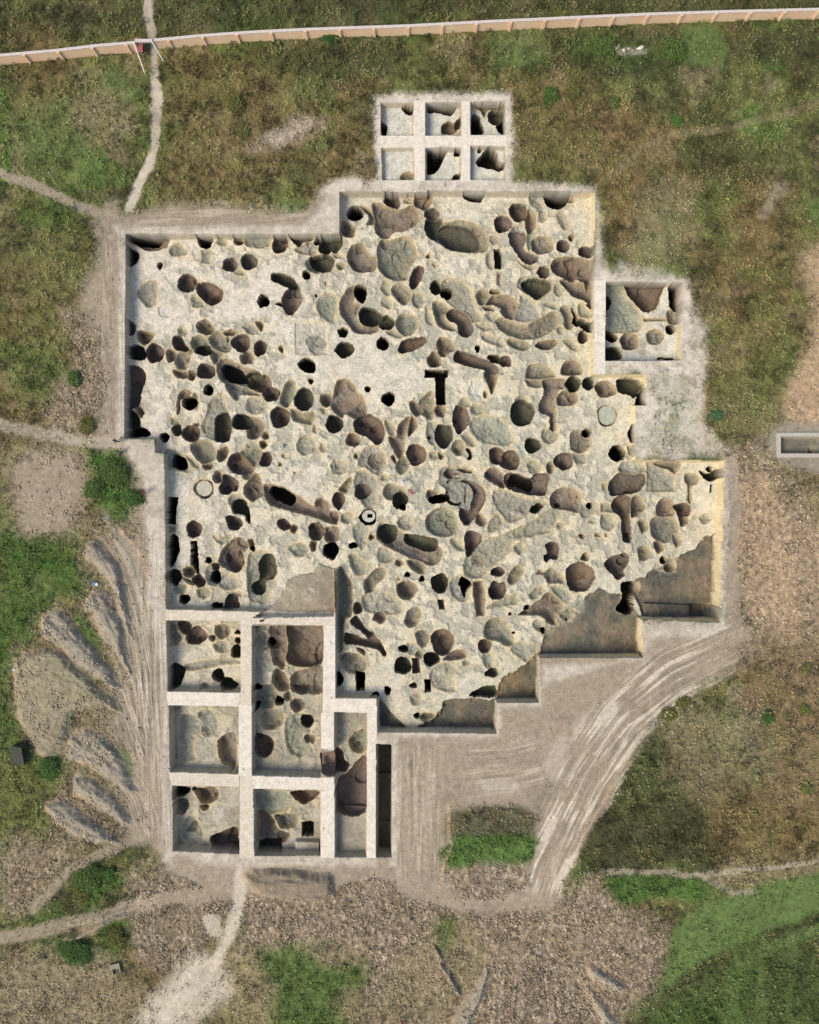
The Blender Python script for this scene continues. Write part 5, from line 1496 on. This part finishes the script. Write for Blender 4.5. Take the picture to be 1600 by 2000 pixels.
b = bmesh.new(); box(b, -1.12, -.98, -.02, .26, 0, 1.95); bm_obj('door_post', b, GREYM, root)
b = bmesh.new(); box(b, .98, 1.12, -.02, .26, 0, 1.95); bm_obj('door_post', b, GREYM, root)

# ------------------------------------------------------------ masonry-lined tank at the east edge
root = link(bpy.data.objects.new('lined_trench', None)); root.location = (wx(1524), wy(870), 0); tag(root, 'grey rimmed rectangular lined trench half cut off at the east edge', 'lined trench')
b = bmesh.new(); x0, x1, y0, y1 = 0, wx(1662)-wx(1524), wy(886)-wy(870), wy(853)-wy(870)
STONE = mat('grey_rendered_stone', (.40,.37,.32), .9, .18, 5, .3)
for (a, c, d_, e) in ((-.5, x1, y1, y1+.5), (-.5, x1, y0-.5, y0), (-.5, 0, y0, y1)): box(b, a, c, d_, e, -.25, .22)
bmesh.ops.bevel(b, geom=b.edges[:], offset=.05, segments=1); bm_obj('rim_wall', b, STONE, root)

# ------------------------------------------------------------ the well with a square mouth, on the floor of its round shaft
zc = height(wx(720, -2), wy(1010, -2)); root = link(bpy.data.objects.new('well', None)); wxx, wyy = wx(720, -2.1), wy(1008, -2.1)
root.location = (wxx, wyy, -2.25); tag(root, 'round grey well kerb with a black square mouth', 'well')
b = bmesh.new(); n = 32; Rr = .86; s = .34
outer = [b.verts.new((Rr*math.cos(2*math.pi*i/n+math.pi/4), Rr*.9*math.sin(2*math.pi*i/n+math.pi/4), 0)) for i in range(n)]
ob = [b.verts.new((v.co.x, v.co.y, -3)) for v in outer]
def sqp(i, s=s):
    a = 2*math.pi*i/n+math.pi/4; c_, s_ = math.cos(a), math.sin(a); k = s/max(abs(c_), abs(s_)); return (k*c_+.16, k*s_*.72+.03)
inn = [b.verts.new((*sqp(i), 0)) for i in range(n)]; ib = [b.verts.new((*sqp(i), -2.9)) for i in range(n)]
for i in range(n):
    j = (i+1) % n; b.faces.new((outer[i], outer[j], inn[j], inn[i])); b.faces.new((outer[j], outer[i], ob[i], ob[j])); b.faces.new((inn[i], inn[j], ib[j], ib[i]))
b.faces.new(ib)
bm_obj('kerb', b, mat('pale_concrete', (.45,.44,.40), .9, .2, 6, .3), root)
# raised rim rings around two discs of fill
def ring(px, py, rx, ry, z, w, h, label, rgb):
    b = bmesh.new(); n = 48; V = []
    for k, (f, zz) in enumerate(((1, -.12), (1, h), (1-w/rx, h), (1-w/rx, -.12))):
        V.append([b.verts.new((rx*f*math.cos(2*math.pi*i/n)*(1+.02*math.sin(4*i)), ry*f*math.sin(2*math.pi*i/n), zz+.01*math.sin(i*2.3))) for i in range(n)])
    for k in range(3):
        for i in range(n): j = (i+1) % n; b.faces.new((V[k][i], V[k][j], V[k+1][j], V[k+1][i]))
    o = bm_obj('earth_disc_rim', b, mat('ring_clay', rgb, .95, .2, 7), None); o.location = (wx(px, z), wy(py, z), z); tag(o, label, 'rim', None); return o
def disc(px, py, rx, ry, z, label, rgb):
    b = bmesh.new(); n = 48; r2 = random.Random(int(px)); c = b.verts.new((0, 0, .03)); rings = []
    for f, zz in ((.35, .03), (.7, .04), (.95, .02), (1, -.25)):
        rings.append([b.verts.new((rx*f*math.cos(2*math.pi*i/n), ry*f*math.sin(2*math.pi*i/n), zz+r2.uniform(-.02, .02)*(f < 1))) for i in range(n)])
    for i in range(n): b.faces.new((c, rings[0][i], rings[0][(i+1) % n]))
    for A, B in zip(rings, rings[1:]):
        for i in range(n): j = (i+1) % n; b.faces.new((A[i], B[i], B[j], A[j]))
    o = bm_obj('earth_disc', b, mat('disc_clay', rgb, .95, .28, 4, .4), None); o.location = (wx(px, z), wy(py, z), z); tag(o, label, 'earth disc', 'raised earth discs in the excavation floor'); return o
disc(399.3, 954, 1.08, 1.03, -2.02, 'pale pebbly round earth disc standing in a shallow ring in the west of the dig', (.42,.40,.32))
disc(1185.7, 811, 1.20, 1.29, -2.03, 'smooth grey round earth disc with a hairline dark edge near the eastern step', (.37,.38,.30))

# ------------------------------------------------------------ grass, weeds and rubble that nobody could count
def leaf_mat():
    m = bpy.data.materials.new('weed_leaves'); m.use_nodes = True; t = m.node_tree; b = t.nodes['Principled BSDF']; b.inputs['Roughness'].default_value = .8; b.inputs['Specular IOR Level'].default_value = .2
    at = t.nodes.new('ShaderNodeAttribute'); at.attribute_name = 'leafcol'
    n = t.nodes.new('ShaderNodeTexNoise'); n.inputs['Scale'].default_value = 9; tc = t.nodes.new('ShaderNodeTexCoord'); t.links.new(tc.outputs['Object'], n.inputs[0])
    r = t.nodes.new('ShaderNodeMapRange'); r.inputs['To Min'].default_value = .7; r.inputs['To Max'].default_value = 1.3; t.links.new(n.outputs['Fac'], r.inputs[0])
    s_ = t.nodes.new('ShaderNodeVectorMath'); s_.operation = 'SCALE'; t.links.new(at.outputs['Color'], s_.inputs[0]); t.links.new(r.outputs[0], s_.inputs['Scale']); t.links.new(s_.outputs[0], b.inputs['Base Color'])
    return m
LEAF = leaf_mat()
def scatter(name, pos, size, hgt, colr, mt, attr, label=None, cat=None, kind='stuff', flat=False, group=None, tris=2):
    """many leaf-sized pointed faces"""
    n = len(pos); a = rng.uniform(0, 2*np.pi, n); ti = rng.uniform(.15, 1.0, n) if not flat else rng.uniform(0, .5, n)
    u = np.stack([np.cos(a), np.sin(a), np.zeros(n)], 1); w = np.stack([-np.sin(a)*np.cos(ti), np.cos(a)*np.cos(ti), np.sin(ti)], 1)
    s = size[:, None]
    v0 = pos-u*s*.30; v1 = pos+u*s*.30; v2 = pos+w*s*1.0+u*s*.1; v3 = pos+w*s*.55-u*s*.34
    V = np.stack([v0, v1, v2, v3], 1).reshape(-1, 3).astype(np.float32)
    me = bpy.data.meshes.new(name); me.vertices.add(4*n); me.vertices.foreach_set('co', V.ravel())
    me.loops.add(4*n); me.loops.foreach_set('vertex_index', np.arange(4*n, dtype=np.int32)); me.polygons.add(n); me.polygons.foreach_set('loop_start', np.arange(0, 4*n, 4, dtype=np.int32))
    at = me.attributes.new(attr, 'FLOAT_COLOR', 'POINT'); c = np.ones((4*n, 4), np.float32); c[:, :3] = np.repeat(colr, 4, 0); at.data.foreach_set('color', c.ravel())
    me.update(calc_edges=True); me.materials.append(mt); o = link(bpy.data.objects.new(name, me)); tag(o, label, cat, group, kind); return o
NL = globals().get('NLEAF', 900000)
px_ = rng.uniform(-60, 1660, NL); py_ = rng.uniform(-80, 2080, NL); gxs = (px_-800)/S; gys = (1000-py_)/S
hz, vg, lu, cc, rb, ow = heights(gxs, gys)
clump = sm(.38, .66, fbm(gxs, gys, .55, 301, 3)); fineclump = sm(.40, .70, fbm(gxs, gys, 1.7, 303, 2))
keep = (rng.uniform(0, 1, NL) < vg*(.25+.45*clump+.45*fineclump)) & (ow == 0) & (vg > .12)
gxs, gys, hz, vg, lu, cc = [a[keep] for a in (gxs, gys, hz, vg, lu, cc)]; n = len(gxs)
cl2 = fineclump[keep]; cl1 = clump[keep]
pal = np.array([(.090,.125,.032),(.175,.155,.045),(.195,.125,.050),(.048,.065,.024),(.215,.165,.085),(.080,.130,.030)])
ch = fbm(gxs, gys, .9, 307, 2)+rng.normal(0, .14, n); idx = np.clip(((ch-.2)/.6*6).astype(int), 0, 5)
lc = pal[idx]*np.exp(rng.normal(0, .30, (n, 1)))
lc = lc*(1-.6)+cc*1.15*.6; lc *= (.45+1.0*sm(.3, .65, fbm(gxs, gys, .45, 309, 3)))[:, None]
lg = np.array([(.065,.140,.030),(.120,.180,.040),(.050,.095,.025)])[rng.integers(0, 3, n)]*np.exp(rng.normal(0, .3, (n, 1)))
lc = lc*(1-.8*lu[:, None])+lg*.8*lu[:, None]
hh = rng.uniform(0, 1, n)*(.12+.45*cl2*cl1+.2*cl2)
scatter('weeds', np.stack([gxs, gys, hz+hh-.03], 1), rng.uniform(.10, .28, n)*(.7+.5*cl2), hh, lc, LEAF, 'leafcol')

def clod_mesh(name, pos, size, colr):
    n = len(pos); base = np.array([(1,0,0),(-.5,.87,0),(-.5,-.87,0),(0,0,.75),(.1,.1,-.5)]); F = np.array([(0,1,3),(1,2,3),(2,0,3),(1,0,4),(2,1,4),(0,2,4)])
    a = rng.uniform(0, 2*np.pi, n); ca, sa = np.cos(a), np.sin(a); st = rng.uniform(.6, 1.3, (n, 5, 1)); B = base[None]*st
    x = B[..., 0]*ca[:, None]-B[..., 1]*sa[:, None]; y = B[..., 0]*sa[:, None]+B[..., 1]*ca[:, None]
    V = np.stack([x, y, B[..., 2]], -1)*size[:, None, None]+pos[:, None]
    FF = (F[None]+5*np.arange(n)[:, None, None]).reshape(-1).astype(np.int32)
    me = bpy.data.meshes.new(name); me.vertices.add(5*n); me.vertices.foreach_set('co', V.astype(np.float32).ravel()); me.loops.add(18*n); me.loops.foreach_set('vertex_index', FF)
    me.polygons.add(6*n); me.polygons.foreach_set('loop_start', np.arange(0, 18*n, 3, dtype=np.int32))
    at = me.attributes.new('leafcol', 'FLOAT_COLOR', 'POINT'); c = np.ones((5*n, 4), np.float32); c[:, :3] = np.repeat(colr, 5, 0); at.data.foreach_set('color', c.ravel())
    me.update(calc_edges=True); me.materials.append(LEAF); o = link(bpy.data.objects.new(name, me)); tag(o, kind='stuff'); return o
NC = 260000
px_ = rng.uniform(-40, 1640, NC); py_ = rng.uniform(-40, 2060, NC); gxs = (px_-800)/S; gys = (1000-py_)/S
hz, vg, lu, cc, rb, ow = heights(gxs, gys); cz = sm(.4, .7, fbm(gxs, gys, .7, 311, 3))
keep = (rng.uniform(0, 1, NC) < (rb*(.15+1.0*cz)+.006*(vg < .3)+.05*vg*cz)) & (hz > -.5)
pos = np.stack([gxs, gys, hz+.01], 1)[keep]; n = keep.sum()
cr = np.array([(.38,.31,.23),(.47,.40,.32),(.27,.21,.15),(.19,.15,.105)])[rng.integers(0, 4, n)]*rng.uniform(.75, 1.2, (n, 1)); cr = .55*cr+.45*1.35*cc[keep]
clod_mesh('rubble', pos, .04+.20*rng.uniform(0, 1, n)**2.2+.08*cz[keep], cr)

# ------------------------------------------------------------ single bushes that stand out
STEM = mat('brown_stem', (.14,.09,.05), .9)
def bush(px, py, r, h, rgb, label, seed):
    R_ = np.random.default_rng(seed); x, y = wx(px), wy(py); z = height(x, y); root = link(bpy.data.objects.new('bush', None)); root.location = (x, y, z)
    tag(root, label, 'bush', 'bushes standing out from the weeds')
    n = int(1400*r*r+500); th = R_.uniform(0, 2*np.pi, n); rr = r*np.sqrt(R_.uniform(0, 1, n))*(1+.25*np.sin(2*th+seed)+.18*np.sin(5*th+seed*2)+.25*R_.normal(0, 1, n)**2*.4); zz = h*np.sqrt(np.clip(1-(rr/(r*1.3))**2, 0, 1))*R_.uniform(.35, 1.0, n)
    k = R_.integers(0, 40, n); off = R_.normal(0, r*.10, (40, 3)); pos = np.stack([rr*np.cos(th), rr*np.sin(th), zz], 1)+off[k]*[1, 1, .4]; pos[:, 2] = np.abs(pos[:, 2])
    c = np.array(rgb)*R_.uniform(.6, 1.4, (n, 1))*(.75+.5*(k % 5)/4)[:, None]
    o = scatter('foliage', pos, R_.uniform(.08, .2, n), None, c, LEAF, 'leafcol', kind=None); o.parent = root
    b = bmesh.new()
    for i in range(6):
        a = i*1.05+seed; tube(b, [(0, 0, -.1), (.3*r*math.cos(a), .3*r*math.sin(a), h*.4), (.6*r*math.cos(a), .6*r*math.sin(a), h*.75)], [.04, .025, .012], 6)
    bm_obj('stem', b, STEM, root)
LG = (.080,.130,.034); OL = (.130,.130,.040)
for a in [(187,955,1.1,.9,LG,'bright green bush at the west edge of the leafy patch beside the pale western strip',1),(262,972,1.0,.9,(.06,.12,.03),'dark green bush at the south-east end of the leafy patch by the dig',2),
 (225,925,1.5,1.1,LG,'broad fresh green bush in the middle of the leafy patch west of the dig',3),(147,741,.75,.7,LG,'small round green bush alone in the dry strip west of the dig',4),(172,832,.9,.6,OL,'olive bush just above the meeting of the western footpaths',5),
 (180,1715,1.5,1.0,LG,'dense green bush between the two south-western tracks',6),(215,1706,.8,.7,(.07,.13,.035),'smaller bush touching the dense green one from the east',7),(160,1748,.9,.7,OL,'yellow-green bush below the dense green one by the south-western track',8),
 (150,1855,1.6,.9,(.06,.12,.03),'wide dark green bush south of the lower south-western track',9),(230,1830,1.1,.8,OL,'olive bush at the mouth of the gully near the concrete stub',10),(100,1500,1.1,.8,(.06,.12,.03),'green bush beside the dark lean-to',11),
 (1213,733,.01,.01,LG,'',12)]:
    if a[2] > .1: bush(*a)
for a in [(1398,812,.6,.5,(.06,.15,.07),'small emerald bush by the orange bank east of the dig',21),(1320,237,.7,.5,(.08,.15,.04),'small bright bush alone in the dry grass north-east of the dig',22),(1200,203,.6,.5,LG,'little green bush north of the faint north-eastern track',23),
 (1075,190,.9,.6,LG,'green bush north of the dig edge, east of the six small squares',24),(1120,180,.9,.6,OL,'olive bush close to the dark weed belt in the north',25),(1180,95,1.1,.8,LG,'green bush beside the pale scrapes under the boundary wall',26),
 (645,75,.9,.8,(.045,.10,.03),'dark green bush against the boundary wall above the brown weeds',27),(1315,100,1.3,.9,LG,'large green bush west of the smooth grassy circle',28),(460,205,1.0,.7,OL,'yellow-green bush in the north-western weeds',29),(475,255,.8,.7,OL,'lower yellow-green bush in the north-western weeds',30),
 (1575,1305,.6,.4,(.14,.16,.05),'small green bush by the eastern margin below the road bend',31),(1333,1372,.7,.5,OL,'green bush on the southern verge of the curved road',32),(1305,1395,.8,.5,OL,'second bush on the southern verge of the curved road, further down',33),
 (1570,1385,.55,.4,(.14,.16,.05),'green bush alone at the eastern margin among dry weeds',34),(1575,1540,.6,.4,(.14,.16,.05),'green bush low on the eastern margin',35),(1497,1400,.7,.6,(.06,.12,.03),'narrow dark green bush in the dry south-eastern field',36)]:
    bush(*a)

# ------------------------------------------------------------ people, seen from above
SKIN = mat('skin', (.45,.28,.19), .6, .05); HAIR = mat('black_hair', (.02,.016,.013), .6, .1)
def person(px, py, zbase, rot, shirt, trousers, label, pose='stand', z0=None, hat=None):
    x, y = wx(px, zbase), wy(py, zbase); z = height(x, y)
    root = link(bpy.data.objects.new('person', None)); root.location = (x, y, z); root.rotation_euler = (0, 0, math.radians(rot)); tag(root, label, 'person')
    st = .22 if pose == 'walk' else .05; bend = .35 if pose == 'bend' else 0
    J = dict(pel=(0,0,.95,.13), sp=(0,.03+bend*.3,1.15,.125), ch=(0,.02+bend*.8,1.36-bend*.25,.145), nk=(0,.03+bend*1.15,1.52-bend*.45,.055), hd=(0,.05+bend*1.3,1.62-bend*.5,.085), ht=(0,.04+bend*1.4,1.70-bend*.55,.07))
    E = [('pel','sp'),('sp','ch'),('ch','nk'),('nk','hd'),('hd','ht')]
    for s, sx in (('l', -1), ('r', 1)):
        f = st*sx
        J['hp'+s] = (.10*sx, 0, .90, .105); J['kn'+s] = (.11*sx, f*.7+.03, .50, .065); J['an'+s] = (.11*sx, f-.02, .09, .042); J['to'+s] = (.12*sx, f+.15, .04, .034)
        J['sh'+s] = (.19*sx, .02+bend*.85, 1.42-bend*.3, .062); J['el'+s] = (.27*sx, .04-f*.5+bend, 1.13-bend*.4, .042); J['wr'+s] = (.26*sx, .16-f*.8+bend*1.3, .90-bend*.5, .030); J['ha'+s] = (.25*sx, .21-f*.9+bend*1.4, .83-bend*.5, .034)
        E += [('pel','hp'+s),('hp'+s,'kn'+s),('kn'+s,'an'+s),('an'+s,'to'+s),('ch','sh'+s),('sh'+s,'el'+s),('el'+s,'wr'+s),('wr'+s,'ha'+s)]
        for k, (fx, fy) in enumerate(((-.028, .07), (-.010, .085), (.010, .082), (.028, .068), (-.05*sx, .03))):
            hx, hy, hz_, _ = J['ha'+s]; J['f%d%s' % (k, s)] = (hx+fx, hy+fy, hz_-.05, .009); E.append(('ha'+s, 'f%d%s' % (k, s)))
    keys = list(J); me = bpy.data.meshes.new('body'); me.from_pydata([J[k][:3] for k in keys], [(keys.index(a), keys.index(b)) for a, b in E], [])
    o = link(bpy.data.objects.new('body', me)); sk = o.modifiers.new('skin', 'SKIN'); o.modifiers.new('sub', 'SUBSURF').levels = 1
    for i, k in enumerate(keys): me.skin_vertices[0].data[i].radius = (J[k][3],)*2; me.skin_vertices[0].data[i].use_root = (k == 'pel')
    dg = bpy.context.evaluated_depsgraph_get(); m2 = bpy.data.meshes.new_from_object(o.evaluated_get(dg)); o.modifiers.clear(); o.data = m2; o.parent = root
    m2.materials.clear()
    for mm in (SKIN, shirt, trousers, HAIR): m2.materials.append(mm)
    for p in m2.polygons:
        c = p.center; zt = 1.5-bend*.42
        p.material_index = 0 if (c.z > zt and abs(c.x) < .12) else 2 if c.z < .97 and abs(c.x) < .2 and c.z > .1 else 3 if c.z <= .1 else 1 if c.z > 1.05-bend*.45 or abs(c.x) < .2 else 0
        p.use_smooth = True
    hx, hy, hz_, _ = J['hd']; b = bmesh.new(); bmesh.ops.create_uvsphere(b, u_segments=14, v_segments=9, radius=.112)
    for v in b.verts: v.co = (v.co.x*.92+hx, v.co.y*1.08+hy-.012, max(v.co.z, -.03)*.95+hz_+.055)
    bm_obj('hair' if not hat else 'hat', b, hat or HAIR, root, True)
    b = bmesh.new()
    for sx in (-1, 1): bmesh.ops.create_uvsphere(b, u_segments=8, v_segments=6, radius=.012, matrix=__import__('mathutils').Matrix.Translation((hx+.032*sx, hy+.092, hz_+.01)))
    bm_obj('eyes', b, HAIR, root)
    return root
RED = mat('red_cloth', (.42,.05,.05), .8, .1); DK = mat('dark_cloth', (.035,.04,.05), .8, .1); WC = mat('white_cloth', (.75,.76,.80), .8, .05); BLU = mat('blue_cloth', (.07,.14,.35), .8, .1); PINK = mat('pink_cloth', (.75,.10,.25), .8, .1); GC = mat('grey_cloth', (.25,.25,.26), .8, .1)
person(284.5, 962, 0, -70, RED, GC, 'person in dark red top walking on the pale strip west of the dig', 'walk')
person(231, 862, 0, 110, DK, DK, 'person in black with legs apart at the western corner of the dig', 'walk')
person(238, 885, 0, 30, GC, DK, 'person in grey standing just below the western corner, above the leafy patch', 'stand')
person(786, 941, -2, 200, WC, BLU, 'person in white bending over the excavation floor south of the centre', 'bend', hat=WC)
person(806, 964, -2, 40, RED, WC, 'person in bright red bending beside the round terraced hollow', 'bend')
person(514, 1211, 0, 0, DK, DK, 'person in black standing on the long baulk of the south-west corner', 'stand')
person(785, 1990, 0, 60, PINK, DK, 'person in a pink top near the bottom edge of the picture', 'walk')

# ------------------------------------------------------------ odd items lying about
b = bmesh.new(); bmesh.ops.create_cone(b, cap_ends=False, segments=24, radius1=.16, radius2=.22, depth=.38)
fl = bmesh.ops.create_circle(b, segments=24, radius=.165, cap_ends=True); [setattr(v.co, 'z', -.17) for v in fl['verts']]
o = bm_obj('bucket', b, WHITE); o.location = (wx(551, -2), wy(873, -2), height(wx(551, -2), wy(873, -2))+.19)
o2 = bmesh.new(); tube(o2, [(.21*math.cos(a), .21*math.sin(a)*.3, .19+.16*math.sin(a)) for a in np.linspace(0, math.pi, 9)], .012, 6); h_ = bm_obj('handle', o2, GREYM, o); tag(o, 'small white bucket standing on the pale floor west of the centre', 'bucket')
def sack(px, py, z, rx, ry, h, m, label, cat='sack', name='sack'):
    b = bmesh.new(); bmesh.ops.create_uvsphere(b, u_segments=16, v_segments=10, radius=1); r3 = random.Random(int(px*3+py))
    for v in b.verts:
        k = 1+.12*math.sin(5*v.co.x+px)+.10*math.cos(6*v.co.y+py); v.co = (v.co.x*rx*k, v.co.y*ry*k, max(v.co.z, -.3)*h*k)
    x, y = wx(px, z), wy(py, z); o = bm_obj(name, b, m, None, True); o.location = (x, y, height(x, y)+h*.25); o.rotation_euler = (0, 0, r3.uniform(0, 3)); tag(o, label, cat)
sack(184.5, 1139, 0, .30, .24, .22, mat('blue_sheet', (.06,.30,.60), .5), 'blue sack lying in the green weeds north of the spoil tongues')
sack(190, 1141, 0, .26, .22, .2, WC, 'white sack lying against the blue one in the green weeds')
sack(30, 1307, 0, .3, .22, .18, mat('pale_bundle', (.45,.43,.40), .9), 'white bundle on the north-west rim of the flat round heap')
for i, (a, b_, lab) in enumerate([(1205,92,'western'),(1222,97,'middle'),(1252,93,'eastern')]):
    sack(a, b_, 0, .6, .22, .16, mat('pale_stone', (.62,.56,.47), .9), 'pale stone slab, the '+lab+' one of three below the boundary wall', 'stone slab', 'stone_slab')
# dark lean-to west of the spoil heaps
root = link(bpy.data.objects.new('lean_to', None)); root.location = (wx(40), wy(1470), 0); tag(root, 'low lean-to with a sloping grey-green roof beside the flat heap', 'lean-to')
TIN = mat('grey_green_sheet', (.09,.10,.075), .7, .15, 3); WD = mat('dark_timber', (.05,.045,.04), .9)
b = bmesh.new(); v = [b.verts.new(p) for p in ((-.9,-1.1,.6),(.8,-1.5,.7),(.95,1.1,1.9),(-.5,1.3,1.8))]; b.faces.new(v); r_ = bmesh.ops.solidify(b, geom=b.faces[:], thickness=.05); bm_obj('roof', b, TIN, root)
b = bmesh.new(); box(b, -.55, .85, 1.0, 1.12, 0, 1.7); bm_obj('back_wall', b, WD, root)
b = bmesh.new(); box(b, .72, .82, -1.3, .99, 0, .66); bm_obj('side_wall', b, WD, root)
b = bmesh.new(); tube(b, [(-1.3,-2.0,.1),(.9,.3,1.1)], .09); bm_obj('fallen_beam', b, WD, root)
# concrete stub at the end of the gully
root = link(bpy.data.objects.new('culvert', None)); root.location = (wx(228), wy(1890), 0); root.scale = (.75,.75,.75); root.rotation_euler = (0, 0, .25); tag(root, 'small concrete culvert with a dark mouth at the end of the green gully', 'culvert')
CON = mat('weathered_concrete', (.24,.225,.185), .9, .15, 5, .3)
b = bmesh.new(); box(b, -.75, -.55, -.9, .9, -.2, .6); bm_obj('side_wall', b, CON, root)
b = bmesh.new(); box(b, .55, .75, -.9, .9, -.2, .6); bm_obj('side_wall', b, CON, root)
b = bmesh.new(); box(b, -.85, .85, .2, .95, .603, .72); bm_obj('roof_slab', b, CON, root)
b = bmesh.new(); box(b, -.548, .548, -.85, .15, .03, .08); bm_obj('mouth', b, WD, root)
